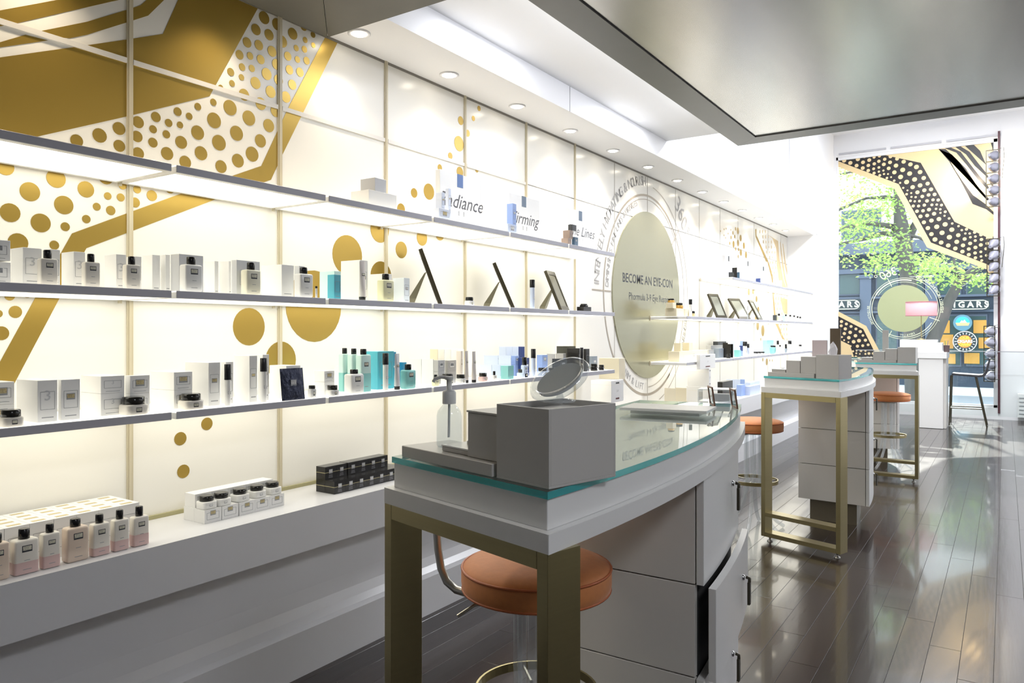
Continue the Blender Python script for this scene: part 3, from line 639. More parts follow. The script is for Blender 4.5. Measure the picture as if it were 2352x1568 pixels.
# ---------------- stools
def stool(loc, lab, rz=0, post=False, ringz=.33):
    s = thing('bar_stool', lab, 'stool', (loc[0], loc[1], 0), rz, 'round velvet stools on clear acrylic legs')
    r = .2
    MB().lathe([(.0, .762), (.08, .761), (.15, .755), (.183, .746), (.194, .738), (.197, .734)][::-1][::1] if False else [(.15, .672), (.188, .675), (.198, .685), (.2, .70), (.2, .728), (.196, .738), (.184, .747), (.15, .756), (.08, .762), (.01, .763)], velvet, n=48).build('seat_cushion', s)
    for zz, rr in ((.7365, .1985), (.682, .1965)):
        m = MB(); m.tube([(rr*math.cos(R(a)), rr*math.sin(R(a)), zz) for a in range(0, 361, 8)], .0035, pipem, n=6); m.build('piping', s)
    MB().lathe([(.075, .655), (.08, .660), (.08, .6715)], steel, n=24).build('seat_plate', s)
    for k in range(6):
        a = R(60*k+15); c_, s_ = math.cos(a), math.sin(a); pts = [(.052, .655), (.052, .5), (.052, .36), (.056, .27), (.075, .18), (.115, .10), (.165, .045), (.215, .011)]
        m = MB(); m.tube([(q*c_, q*s_, z) for q, z in pts], .0125, acry, n=12); m.build('leg', s)
    m = MB()
    for zz in (ringz,):
        o_ = [(.165, zz-.012), (.165, zz+.012), (.159, zz+.012), (.159, zz-.012)]
        rings = [[(q*math.cos(R(a)), q*math.sin(R(a)), z) for q, z in o_] for a in range(0, 361, 8)]
        m.loft(rings, brass, caps=False, smooth=False)
    m.build('foot_ring', s)
    for k in range(3):
        a = R(120*k+15); m = MB(); m.tube([(.06*math.cos(a), .06*math.sin(a), ringz), (.16*math.cos(a), .16*math.sin(a), ringz)], .005, steel, n=6); m.build('ring_spoke', s)
    m = MB(); m.tube([(-.03, -.06, .66), (-.10, -.14, .655), (-.13, -.175, .63)], .005, steel, n=8); m.build('height_lever', s)
    if post:
        L = lambda x, y: tuple(Vector(onY(x, y, loc[1]))-Vector((loc[0], loc[1], 0)))
        m = MB(); m.tube([L(1180, 1368), L(1110, 1365), L(1078, 1363), L(1048, 1354), L(1026, 1335), L(1013, 1305), L(1006, 1260), L(1002, 1200), L(1000, 1160)], .0115, steel, n=12); m.build('back_post', s)
    return s
S1 = onZ(1232, 1283, .755); stool(S1, 'Orange velvet round stool tucked behind the near brass frame', post=True, ringz=.40)
S2 = onZ(1730, 962, .755); stool(S2, 'Orange velvet round stool between the first and second counters', R(20))
S3 = onZ(2040, 901, .755); stool(S3, 'Coral velvet round stool in front of the farthest counter', R(-10))

# ---------------- far white desk, lamp, chair
DZt = 1.075
D0 = onZ(2110, 982, 0)
dsk = thing('white_desk', 'tall white block desk with overhanging top near the window', 'desk', (D0[0], D0[1], 0))
MB().box(0, .30, 0, .55, .004, .985, white).build('desk_body', dsk, bevel=.003)
MB().box(-.32, .345, -.02, .6, .986, 1.075, white).build('desk_top', dsk, bevel=.004)
MB().box(.3005, .335, .06, .55, .004, .985, greyw).build('side_panel', dsk)
LP_ = onZ(2117, 806, DZt); lpx, lpy = LP_[0]-.05, D0[1]+.45
def at(px, py, Y=lpy): return onY(px, py, Y)
bx = thing('riser_box', 'white riser box carrying the pink lamp on the far desk', 'box', (at(2118, 806)[0], lpy, DZt))
MB().box(-.28, .20, -.12, .12, 0, at(2118, 780)[2]-DZt, white).build('box_body', bx, bevel=.002)
bx2 = thing('riser_box', 'lower white riser box right of the lamp on the far desk', 'box', (at(2127, 806)[0]+.03, lpy-.26, DZt))
MB().box(-.12, .20, -.12, .12, 0, .13, white).build('box_body', bx2, bevel=.002)
zb = at(2118, 780)[2]; lx = at(2116, 700)[0]
lp = thing('table_lamp', 'brass table lamp with pink drum shade before the window', 'lamp', (lx, lpy, zb))
m = MB(); m.lathe([(.06, 0), (.06, .01), (.012, .016)], brass, n=20); m.build('base', lp)
zs0, zs1 = at(2116, 725)[2]-zb, at(2116, 693)[2]-zb; rs_ = (at(2153, 700)[0]-at(2080, 700)[0])/2
m = MB(); m.tube([(0, 0, .01), (0, 0, zs0+.04)], .006, brass); m.build('pole', lp)
pk = mat('pink_shade', (.80, .50, .53), .7); 
nt = pk.node_tree; tl = nt.nodes.new('ShaderNodeBsdfTranslucent'); tl.inputs[0].default_value = (.8, .45, .48, 1); ms = nt.nodes.new('ShaderNodeMixShader'); ms.inputs[0].default_value = .25
nt.links.new(nt.nodes['Principled BSDF'].outputs[0], ms.inputs[1]); nt.links.new(tl.outputs[0], ms.inputs[2]); nt.links.new(ms.outputs[0], nt.nodes['Material Output'].inputs[0])
prf = [(rs_, zs0), (rs_, zs1), (rs_-.004, zs1), (rs_-.004, zs0), (rs_, zs0)]
m = MB(); m.loft([[(q*math.cos(R(a)), q*math.sin(R(a)), z) for a in range(0, 360, 8)] for q, z in prf], pk, caps=False); m.build('lamp_shade', lp)
m = MB()
for zz in (zs0+.002, zs1-.002): m.tube([((rs_+.001)*math.cos(R(a)), (rs_+.001)*math.sin(R(a)), zz) for a in range(0, 361, 8)], .004, mat('rose_trim', (.62, .22, .25), .6), n=6)
m.build('shade_trim', lp)
m = MB(); m.tube([(0, 0, zs0+.04), (rs_-.004, 0, zs0+.04)], .002, brass, n=5); m.tube([(0, 0, zs0+.04), (-rs_+.004, 0, zs0+.04)], .002, brass, n=5); m.build('shade_spider', lp)
pc = thing('pen_cup', 'small dark cup of pens at the right end of the far desk', 'cup', (at(2150, 806)[0]+.15, lpy-.3, DZt))
MB().lathe([(.035, 0), (.04, .1)], mat('cup_dark', (.12, .08, .08), .4), n=16).build('cup_body', pc)
for i in range(3): m = MB(); m.tube([(.005*i-.01, 0, .02), (.02*i-.02, .01, .16)], .004, mat('pen_%d' % i, [(.1,.3,.1),(.6,.5,.1),(.2,.2,.3)][i], .5), n=6); m.build('pen', pc)
# bar chair
CC = onZ(2195, 975, 0); ch = thing('bar_chair', 'grey upholstered bar chair with slim metal legs beside the white desk', 'chair', (CC[0]+.15, CC[1]-.02, 0))
gu = mat('grey_leather', (.05, .05, .055), .6, spec=.2)
m = MB(); m.prism([(-.19, .762), (.14, .745), (.19, .752), (.215, .79), (.265, .985), (.285, .985), (.245, .78), (.215, .728), (.15, .715), (-.19, .735)], lambda a, c, t: (a, t, c), -.2, .2, gu); m.build('seat_shell', ch, bevel=.006)
for sx, sy in ((-.2, -.15), (.1, -.15), (-.2, .15), (.1, .15)):
    ex = sx*1.0+(.14 if sx > 0 else -.02); m = MB(); m.tube([(sx, sy, .73), (ex, sy*1.25, 0.004)], .011, darkm, n=8, rs=[.012, .009]); m.build('leg', ch)
for sy in (-.17, .17): m = MB(); m.tube([(-.205, sy, .26), (.185, sy, .26)], .008, darkm, n=8); m.build('foot_rail', ch)
m = MB(); m.tube([(-.205, -.17, .26), (-.205, .17, .26)], .008, darkm, n=8); m.build('foot_rail', ch)

# ---------------- spotlight racks by the window
lampg = mat('lamp_housing_grey', (.42, .42, .50), .35, metal=.3)
for i, (x0, y0, x1, y1, lab) in enumerate(((2264, 345, 2296, 474, 'Topmost black rack of five grey spotlights hung beside the window'), (2266, 548, 2296, 680, 'Middle black rack of five tilted spotlights beside the window'), (2259, 748, 2286, 877, 'Lowest black rack of five grey spotlights beside the window'))):
    YR = YW-.22; p = onY(x0, y0, YR); q = onY(x1, y1, YR); w = q[0]-p[0]; h = p[2]-q[2]
    s = thing('spotlight_rack', lab, 'spotlights', (p[0], YR, q[2]), 0, 'spotlight racks hanging by the window')
    m = MB(); t_ = .012
    for a in (0, w-t_): m.box(a, a+t_, 0, .03, 0, h, darkm)
    for k in range(6): zz = (h-t_)*k/5; m.box(t_, w-t_, 0, .03, zz, zz+t_, darkm)
    m.build('rack_frame', s)
    for k in range(5):
        g = inst('lamp_head', MB().lathe([(.025, -.09), (.03, -.05), (.05, -.03), (.055, -.01), (.072, .02), (.078, .05), (.078, .06)], lampg, n=20).mesh('lamp_head'), s, (w/2, .02, h*(k+.5)/5), (R(-90 if i != 1 else -60), 0, R(-30)))
        m = MB(); m.lathe([(.074, .0602), (.0, .0605)], lglow if i == 0 else mat('lamp_glass', (.3, .3, .33), .1), n=20); m.build('lamp_lens', g)
    m = MB(); m.tube([(w-.01, .015, h), (w+.05, .02, h+.02), (w+.06, .05, h-.1), (w+.03, .05, h*.5)], .004, darkm, n=6)
    m.tube([(w*.5, .015, h), (w*.5, .015, h+.03)], .005, darkm, n=6); m.build('cable', s)
    for zz in (h*.04, h*.97): m = MB(); m.tube([(w-.005, .015, zz), (WX1+.02-p[0], .19, zz)], .006, darkm, n=6); m.build('mount_arm', s)
ld = bpy.data.lights.new('rack_lamp', 'SPOT'); ld.energy = 45; ld.color = (1, .85, .6); ld.spot_size = R(110); ld.spot_blend = .8; ld.shadow_soft_size = .05
lo = bpy.data.objects.new('rack_lamp', ld); col.objects.link(lo); p = onY(2262, 410, YW-.16); lo.location = p; lo.rotation_euler = Vector((-.8, .5, 0)).to_track_quat('-Z', 'Y').to_euler()

# glass screen before the window
g0 = onY(2095, 805, YW-.55); gs = thing('glass_screen', 'waist high clear glass screen with thin top rail before the window', 'screen', (WX0+.4, YW-.55, 0))
MB().box(0, 3.4, 0, .01, .10, g0[2]-.005, clear).build('glass_sheet', gs)
MB().box(0, 3.4, -.005, .015, g0[2]-.005, g0[2]+.006, mat('rail_grey', (.45, .47, .5), .35, metal=.5)).build('top_rail', gs)
for a in (.02, 3.38): MB().lathe([(.012, 0), (.012, .12)], chrome, n=10).build('clamp', gs, loc=(a, .005, 0))
hp = onY(2348, 960, YW-.05)
hv = thing('floor_radiator', 'white ribbed radiator at the right edge by the window wall', 'radiator', (hp[0]-.06, YW-.14, 0))
MB().box(0, .8, 0, .12, .06, .42, white).build('casing', hv, bevel=.004)
for k in range(5): MB().box(.02, .78, -.006, -.0005, .11+k*.06, .125+k*.06, M['rail_grey']).build('slat', hv)
# ================================================================== PRODUCTS
aqua = mat('aqua_liquid', (.32, .72, .70), .15, trans=.2); aqual = mat('pale_aqua', (.62, .84, .80), .2)
cyan = mat('cyan_carton', (.10, .50, .62), .3); blue = mat('blue_carton', (.03, .30, .52), .3); navy = mat('navy_carton', (.035, .06, .20), .3)
peri = mat('periwinkle_carton', (.30, .42, .74), .3); paleb = mat('pale_blue_carton', (.62, .70, .86), .35); silver = mat('silver_carton', (.50, .50, .50), .3, metal=.5)
dgrey = mat('dark_grey_carton', (.045, .05, .055), .25); blackc = mat('black_carton', (.018, .017, .016), .16)
pinkl = mat('pink_powder', (.72, .52, .49), .3); nude = mat('nude_lotion', (.78, .64, .52), .25); lotion = mat('milky_lotion', (.86, .82, .74), .2)
yel = mat('pale_yellow_lotion', (.86, .84, .55), .2); amber = mat('amber_gold', (.62, .36, .08), .25, metal=.3); ivory = mat('ivory_carton', (.80, .73, .55), .35)
brown = mat('brown_facet', (.30, .23, .19), .35); lid_m = mat('jar_lid_black', (.02, .02, .018), .12)
inkb = mat('ink_line', (.30, .31, .33), .5)
def rr(w, d, r, n=4):
    r = min(r, w/2-.0001, d/2-.0001); p = []
    for cx_, cy_, a0 in ((w/2-r, d/2-r, 0), (-w/2+r, d/2-r, 90), (-w/2+r, -d/2+r, 180), (w/2-r, -d/2+r, 270)):
        for i in range(n+1): a = R(a0+90*i/n); p.append((cx_+r*math.cos(a), cy_+r*math.sin(a)))
    return p
def rbody(m, w, d, z0, z1, r, e, mt, seg=2):
    """rounded box centred on the origin: w along Y, d along X"""
    rings = []
    for f, z in [(1-1.0, z0)] if False else []: pass
    def ringat(k, z): return [(x, y, z) for x, y in rr(d-2*k, w-2*k, max(.0005, r-k*.5))]
    rings = [ringat(e*.7, z0), ringat(0, z0+e*.7)]
    for i in range(seg+1):
        a = math.pi/2*i/seg; rings.append(ringat(e*(1-math.cos(a)), z1-e+e*math.sin(a)))
    m.loft(rings, mt, True, True)
def plate(w, h, z, x, t='k', text=True, y=0):
    """small framed label on the +X side"""
    m = MB(); o, q = {'k': (dtxt, cream), 'g': (inkb, goldl), 'w': (inkb, cart), 's': (cart, inkb), 'G': (goldl, dtxt)}[t]
    m.box(x+.0001, x+.0005, y-w/2, y+w/2, z-h/2, z+h/2, o)
    m.box(x+.0005, x+.0008, y-w*.42, y+w*.42, z-h*.24, z+h*.38, q)
    if text and w > .016:
        s = h*.34; c_ = dtxt if q is not dtxt else goldl
        put_text(m, 'ERNO', s, c_, lambda a, b_: (x+.0009, y+a, z+h*.07+s*.42+b_), res=1)
        put_text(m, 'LASZLO', s, c_, lambda a, b_: (x+.0009, y+a*.95, z+h*.07-s*.42+b_), res=1)
    return m
def lines(m, w, z0, z1, x, mt=inkb):
    """fine printed frame on a carton face"""
    e = .0005
    for a in (-w*.36, w*.36): m.box(x+.0001, x+.0004, a-e, a+e, z0, z1, mt)
    m.box(x+.0001, x+.0004, -w*.36, w*.36, z0-e, z0+e, mt); m.box(x+.0001, x+.0004, -w*.36, w*.36, z1-e, z1+e, mt)
def span(x0, x1, xf, dep, rho):
    Y1 = onX(x1, 700, xf)[1]; d = dep or .03; w = .05
    for _ in range(30):
        Y0_ = onX(x0, 700, xf-d)[1]; w = max(.004, Y1-Y0_)
        if rho: d = .5*d+.5*rho*w
    return Y1-w/2, w, d
def carton(lv, x0, x1, yt, label, grp=None, xf=.29, dep=None, rho=None, mt=None, lab='g', yb=None, z0=None, small=False, three=False, name='carton', cat='box', fr=True):
    mt = mt or cart
    if dep is None and rho is None: rho = .6
    y, w, d = span(x0, x1, xf, dep, rho)
    z0 = SH[lv]+.0004 if z0 is None else z0; zt = onX((x0+x1)/2, yt, xf)[2]; h = max(.006, zt-z0)
    s = thing(name, label, cat, (xf-d/2, y, z0), 0, grp)
    b = MB(); b.box(-d/2, d/2, -w/2, w/2, 0, h, mt)
    if small:
        if lab: b.box(d/2, d/2+.0006, -w*.2, w*.2, h*.55, h*.75, goldl if lab == 'g' else inkb)
        b.build('carton_body', s, bevel=.0006, seg=1); return z0+h
    b.build('carton_body', s, bevel=.0008, seg=1)
    m = MB()
    if fr: lines(m, w, h*.30, h*.72, d/2)
    m.box(d/2+.0001, d/2+.0004, -w*.30, w*.30, h*.10, h*.12, inkb); m.build('printed_frame', s)
    if lab: plate(min(w*.46, .034), min(w*.34, .022), h*.58, d/2, lab).build('label_plate', s)
    if three:
        m = MB(); put_text(m, '3', h*.34, mat('emboss_grey', (.55, .56, .58), .4), lambda a, b_: (d/2+.0006, a, h*.62+b_)); m.build('embossed_numeral', s)
    return z0+h
def bottle(lv, x0, x1, yt, ys, label, grp=None, xf=.325, rho=.62, mt=None, low=None, lowf=.3, capf=.46, lab='k', capo=0, small=False, dep=None):
    mt = mt or lotion; y, w, d = span(x0, x1, xf, dep, None if dep else rho); xm = (x0+x1)/2
    z0 = SH[lv]+.0004; hb = max(.01, onX(xm, ys, xf-d/2)[2]-z0); ht = max(hb+.004, onX(xm, yt, xf-d/2)[2]-z0)
    s = thing('lotion_bottle', label, 'bottle', (xf-d/2, y, z0), 0, grp)
    m = MB(); rbody(m, w, d, 0, hb, w*.10, min(w*.10, hb*.2), mt); bd = m.build('bottle_body', s)
    if low:
        m = MB(); rings = [[(a, b_, z) for a, b_ in rr(d+.0008, w+.0008, w*.1)] for z in (.002, hb*lowf)]; m.loft(rings, low, True, True); m.build('tinted_base', s)
    cr = w*capf/2; m = MB(); m.lathe([(cr*.8, hb-.0005), (cr, hb+.001), (cr*.98, ht-.002), (cr*.85, ht)], black, n=20); m.build('bottle_cap', s)
    if lab:
        plate(w*.42, w*.30, hb*.74, d/2, lab, text=not small).build('label_plate', s)
        if not small:
            pm_ = MB()
            pm_.box(d/2+.0001, d/2+.0003, -w*.12, w*.12, hb*.40, hb*.415, inkb); pm_.box(d/2+.0001+.0005*(low is not None), d/2+.0003+.0006*(low is not None), -w*.18, w*.18, hb*.14, hb*.155, inkb)
            pm_.build('small_print', s)
def jar(lv, x0, x1, yt, ys, label, grp=None, xf=.325, mt=None, lidf=.42, lab='k', small=False, z0=None, lidm=None, h=None, sq=True, name='cream_jar'):
    mt = mt or lotion; y, w, d = span(x0, x1, xf, None, 1.0 if not sq else .9)
    z0 = SH[lv]+.0004 if z0 is None else z0; ht = max(.012, onX((x0+x1)/2, yt, xf-d/2)[2]-z0); ht = h or min(ht, w*1.0); hb = ht*(1-lidf)
    s = thing(name, label, 'jar', (xf-d/2, y, z0), 0, grp)
    m = MB()
    if sq: rbody(m, w, d, 0, hb, w*.22, hb*.15, mt)
    else: m.lathe([(w*.46, 0), (w*.5, hb*.1), (w*.5, hb*.9), (w*.44, hb)], mt, n=24)
    m.build('jar_body', s)
    m = MB(); m.lathe([(w*.43, hb-.0003), (w*.455, hb+.001), (w*.45, ht-.002), (w*.40, ht)], lidm or lid_m, n=28); m.build('jar_lid', s)
    if lab and not small: plate(w*.26, hb*.46, hb*.5, d/2 if sq else w*.5, lab, text=w > .06).build('label_plate', s)
def cyl(lv, x0, x1, yt, ys, label, grp=None, xf=.32, mt=None, lab='w', clearb=False):
    mt = mt or frost; y, w, d = span(x0, x1, xf, None, 1.0); z0 = SH[lv]+.0004; xm = (x0+x1)/2; w *= .86
    hb = onX(xm, ys, xf-w/2)[2]-z0; ht = onX(xm, yt, xf-w/2)[2]-z0
    s = thing('pump_bottle', label, 'bottle', (xf-d/2, y, z0), 0, grp)
    m = MB(); m.lathe([(w*.42, 0), (w*.45, .002), (w*.45, hb)], mt, n=24); m.build('bottle_body', s)
    m = MB(); m.lathe([(w*.5, hb+.0003), (w*.5, ht-.002), (w*.46, ht)], black, n=24); m.build('bottle_cap', s)
    plate(w*.5, w*.42, hb*.5, w*.45-.001, lab, text=False).build('label_plate', s)
def tube(lv, x0, x1, yt, label, grp=None, xf=.32, mt=None, capc=None):
    mt = mt or mat('blush_tube', (.80, .74, .70), .3); y, w, d = span(x0, x1, xf, None, .9); z0 = SH[lv]+.0004; ht = onX((x0+x1)/2, yt, xf-d/2)[2]-z0; w *= .9
    s = thing('cream_tube', label, 'tube', (xf-d/2, y, z0), 0, grp); c = ht*.09
    m = MB(); m.lathe([(w*.40, 0), (w*.42, .001), (w*.42, c)], capc or black, n=20); m.build('tube_cap', s)
    rings = []
    for i in range(7):
        t = i/6; a, b_ = w*.45+(w*.03)*t, w*.42*(1-t)+.001; z = c+.0005+(ht-c)*t
        rings.append([(b_*math.cos(R(18*j)), a*math.sin(R(18*j)), z) for j in range(20)])
    m = MB(); m.loft(rings, mt); m.build('tube_body', s)
    plate(w*.5, w*.34, ht*.66, w*.22, 'k', text=False).build('label_plate', s)
def easel(lv, x0, x1, yt, label, grp, xc=.20, rz=-52, wd=.17, mt=olive, back=.55):
    """picture frame leaning back on its strut, seen from behind or edge on"""
    xm = (x0+x1)/2; z0 = SH[lv]+.0006; p = onX(x1, 700, xc); zt = onX(x0, yt, xc)[2]; h = zt-z0
    s = thing('picture_frame', label, 'frame', (p[0], p[1], z0), R(rz), grp)
    lean = (x1-x0)*mpp(xm, xc)
    # local: +X is the facing direction, frame width along local Y
    t = .020; n = Vector((h, 0, lean)).normalized()
    def pt(u, v, q): return (-lean*v - q*n.x, u, h*v - q*n.z + t*n.z)
    def slab(u0, u1, v0, v1, q0, q1, m_, nm):
        m = MB(); vs = [pt(u, v, q) for q in (q0, q1) for u, v in ((u0, v0), (u1, v0), (u1, v1), (u0, v1))]
        m.add(vs, [(0,1,2,3),(7,6,5,4),(0,4,5,1),(1,5,6,2),(2,6,7,3),(3,7,4,0)], m_); return m.build(nm, s)
    f = .10
    slab(-wd/2, wd/2, 0, f, 0, t, darkm, 'frame_rail'); slab(-wd/2, wd/2, 1-f, 1, 0, t, darkm, 'frame_rail')
    slab(-wd/2, -wd/2+.018, f, 1-f, 0, t, darkm, 'frame_rail'); slab(wd/2-.018, wd/2, f, 1-f, 0, t, darkm, 'frame_rail')
    slab(-wd/2+.0182, wd/2-.0182, f, 1-f, .004, t-.002, mt, 'back_board')
    a = Vector(pt(0, .62, t)); b_ = Vector((-lean-h*back*.30, 0, .0))
    m = MB(); w0, w1 = .008, .022
    mid = a.lerp(b_, .8)
    m.add([(a.x, -w0, a.z), (a.x, w0, a.z), (mid.x, w1, mid.z), (b_.x, w1*.5, 0.001), (b_.x, -w1*.5, 0.001), (mid.x, -w1, mid.z),
           (a.x-.010, -w0, a.z-.006), (a.x-.010, w0, a.z-.006), (mid.x-.038, w1, mid.z), (b_.x-.034, w1*.5, 0.001), (b_.x-.034, -w1*.5, 0.001), (mid.x-.038, -w1, mid.z)],
          [(0,1,2,3,4,5),(11,10,9,8,7,6),(0,6,7,1),(1,7,8,2),(2,8,9,3),(3,9,10,4),(4,10,11,5),(5,11,6,0)], olive); m.build('strut', s)

# ---- middle shelf, left section
G = 'cartons on the middle shelf'; GB = 'lotion bottles on the middle shelf'
carton('m', -60, 25, 600, 'Lower white carton of the stack cut by the left edge, middle shelf', G, xf=.28, dep=.06, lab='s')
carton('m', -60, 24, 549, 'Upper white carton of the stack cut by the left edge, middle shelf', G, xf=.28, dep=.06, z0=onX(0, 598, .28)[2]+.0003, lab='s')
carton('m', 25, 96, 568, 'White carton embossed with 3, behind the first middle shelf bottle', G, xf=.26, dep=.075, three=True, lab=None)
carton('m', 96.5, 138, 572, 'Narrow white carton right behind the first middle shelf bottle', G, xf=.26, dep=.05)
bottle('m', 84, 134, 574, 594, 'White lotion bottle with black cap, first from left on the middle shelf', GB)
carton('m', 141, 196, 577, 'White carton embossed with 3, behind the second middle shelf bottle', G, xf=.26, dep=.075, three=True, lab=None)
bottle('m', 186, 231, 583, 602, 'White lotion bottle with black cap, second from left on the middle shelf', GB)
carton('m', 240, 290, 583, 'White carton embossed with 3, behind the third middle shelf bottle', G, xf=.26, dep=.07, three=True, lab=None)
carton('m', 290.5, 325, 588, 'Narrow white carton peeking right of the third middle shelf bottle', G, xf=.26, dep=.05)
bottle('m', 280, 324, 589, 608, 'White lotion bottle with black cap, third from left on the middle shelf', GB)
carton('m', 327, 368, 584, 'Plain white carton left of the fourth middle shelf bottle, outer of two', G, xf=.20, dep=.06, lab=None, fr=False)
carton('m', 369, 391, 584, 'Plain white carton left of the fourth middle shelf bottle, inner of two', G, xf=.20, dep=.03, lab=None, fr=False)
carton('m', 392, 467, 584, 'Wide grey faced carton behind the fourth middle shelf bottle', G, xf=.26, dep=.05, mt=cartg)
bottle('m', 411, 466, 590, 608, 'Wide milky bottle with black cap, fourth on the middle shelf', GB, mt=frost)
carton('m', 470, 502, 598, 'Plain pale carton left of the fifth middle shelf bottle, outer', G, xf=.20, dep=.06, lab=None, fr=False)
carton('m', 503, 531, 598, 'Plain pale carton left of the fifth middle shelf bottle, inner', G, xf=.20, dep=.06, lab=None, fr=False)
carton('m', 532, 597, 598, 'Grey faced carton behind the fifth middle shelf bottle', G, xf=.26, dep=.03, mt=cartg)
bottle('m', 552, 600, 603, 620, 'Pale yellow bottle with black cap, fifth on the middle shelf', GB, mt=mat('cream_yellow', (.86, .84, .68), .2))
carton('m', 601, 675, 606, 'Broad white carton between the fifth and sixth middle shelf bottles', G, xf=.26, dep=.12, lab=None, fr=False)
carton('m', 676, 700, 610, 'Slim white carton behind the sixth middle shelf bottle', G, xf=.25, dep=.03, mt=cartg)
bottle('m', 674, 720, 614, 629, 'White bottle with black cap, sixth on the middle shelf', GB, mt=frost)
cyl('m', 722, 731, 657, 662, 'Tiny clear vial right of the sixth middle shelf bottle')
carton('m', 734, 783, 621, 'Frosted pale aqua carton beside the white tall carton', G, xf=.25, dep=.09, mt=aqual, lab=None)
carton('m', 752, 783, 630, 'Aqua soap bar box in front of the frosted carton', G, xf=.32, dep=.04, mt=cyan, lab=None)
carton('m', 783, 845, 595, 'Tall white carton behind the blush tube, middle shelf', G, xf=.24, dep=.12)
tube('m', 818, 846, 600, 'Blush cream tube standing on its black cap, middle shelf')
carton('m', 848, 900, 627, 'White carton behind the yellow bottle, middle shelf', G, xf=.24, dep=.10, lab=None)
bottle('m', 865, 906, 629, 643, 'Pale yellow bottle right of the blush tube', GB, mt=yel)
carton('m', 902, 941, 637, 'White carton with blue tint right of the yellow bottle', G, xf=.28, dep=.07, mt=mat('pale_ice', (.78, .84, .88), .3), lab='w')
jar('m', 1065, 1091, 674, 682, 'Small black lidded jar between the first two leaning frames', 'small jars on the middle shelf', mt=frost)
cyl('m', 1213, 1232, 642, 660, 'Silver pump bottle with black cap between the second and third frames', mt=paleb)
carton('m', 1325, 1358, 704, 'Square black dish under the black jar at the left section end', xf=.30, dep=.05, mt=blackc, lab=None, small=True)
jar('m', 1330, 1352, 696, 703, 'Black glossy jar at the right end of the left middle shelf', 'small jars on the middle shelf', mt=blackc, xf=.295, z0=onX(1340, 704, .30)[2]+.0005, h=.02, lab=None)
GE = 'leaning frames on the middle shelves'
easel('m', 970, 1016, 571, 'Dark leaning picture frame seen edge on, first from left', GE, rz=39.5)
easel('m', 1138, 1182, 602, 'Dark leaning picture frame seen edge on, second from left', GE, rz=34)
easel('m', 1262, 1300, 619, 'Dark leaning frame with patterned back showing, third from left', GE, rz=12)

# ---- lower shelf, left section
G = 'cartons on the lower shelf'; GJ = 'cream jars on the lower shelf'
def stack(lv, x0, x1, yt, ym, l1, l2, g, **k):
    z = carton(lv, x0, x1, ym, l1, g, **k); carton(lv, x0, x1, yt, l2, g, z0=z+.0004, **k)
stack('l', -55, 33, 878, 930, 'Lower carton of the stack behind the leftmost jar, lower shelf', 'Upper carton of the stack behind the leftmost jar, lower shelf', G, xf=.24, dep=.08)
jar('l', 0-8, 58, 940, 957, 'Leftmost cream jar with black lid on the lower shelf', GJ, xf=.335)
carton('l', 38, 132, 874, 'White carton embossed with 3, beside the gold labelled one, lower shelf', G, xf=.29, dep=.13, three=True, lab=None)
carton('l', 133, 184, 871, 'White carton with gold label plate beside the embossed 3 carton', G, xf=.29, dep=.02)
stack('l', 186, 286, 864, 904, 'Lower white carton left behind the second jar, embossed face', 'Upper white carton left behind the second jar, embossed 3', G, xf=.27, dep=.12, three=True, lab=None)
stack('l', 287, 344, 862, 903, 'Lower gold labelled carton behind the second jar', 'Upper gold labelled carton above the second jar', G, xf=.27, dep=.03)
jar('l', 268, 345, 910, 928, 'Cream jar with black lid, second from left on the lower shelf', GJ, xf=.335)
stack('l', 346, 442, 855, 897, 'Lower white carton behind the third lower shelf jar', 'Upper white carton behind the third lower shelf jar', G, xf=.26, dep=.14)
jar('l', 404, 472, 903, 918, 'Cream jar with black lid, third from left on the lower shelf', GJ, xf=.335)
carton('l', 425, 506, 833, 'Tall white carton left of the first black capped pump bottle', G, xf=.27, dep=.14, mt=cart)
carton('l', 507, 536, 831, 'Narrow tall carton behind the first black capped pump bottle', G, xf=.25, dep=.03, mt=cart)
cyl('l', 510, 536, 836, 872, 'Clear pump bottle with black cap, first on the lower shelf')
carton('l', 538, 591, 817, 'Tall white carton left of the second black capped pump bottle', G, xf=.27, dep=.09)
carton('l', 592, 618, 814, 'Narrow tall carton behind the second black capped pump bottle', G, xf=.25, dep=.03)
cyl('l', 592, 619, 822, 853, 'Clear pump bottle with black cap, second on the lower shelf')
carton('l', 619, 690, 840, 'Broad white carton behind the dark foil sachet', G, xf=.27, dep=.10, lab=None, fr=False)
# sachet
foil = mat('navy_foil', (.03, .035, .06), .18, metal=.6, bump=.6, nscale=(45, 45, 30))
yS, wS, dS = span(644, 701, .33, .012, None); zS = SH['l']+.0004; hS = onX(670, 846, .33)[2]-zS
s = thing('foil_sachet', 'crinkled navy foil sachet propped against a white carton', 'sachet', (.322, yS, zS))
m = MB(); nx, nz = 10, 12; rg = random.Random(5)
def sq_(i, j, sgn):
    u, v = i/nx, j/nz; e = math.sin(math.pi*u)**.5*math.sin(math.pi*v)**.5
    return (sgn*(.0008+.007*e*(.7+.5*math.sin(i*2.3+j*1.7)))-.014*v+.006, (u-.5)*wS, v*hS)
for sgn in (1, -1):
    vs = [sq_(i, j, sgn) for j in range(nz+1) for i in range(nx+1)]
    fs = [(j*(nx+1)+i, j*(nx+1)+i+1, (j+1)*(nx+1)+i+1, (j+1)*(nx+1)+i) for j in range(nz) for i in range(nx)]
    m.add(vs, fs if sgn > 0 else [f[::-1] for f in fs], foil, True)
m.build('foil_body', s); plate(.028, .024, hS*.55, .006, 'w').build('label_plate', s)
jar('l', 705, 728, 861, 869, 'Slim white jar with small black lid right of the sachet', GJ, xf=.33, mt=frost, h=.05, lidf=.25)
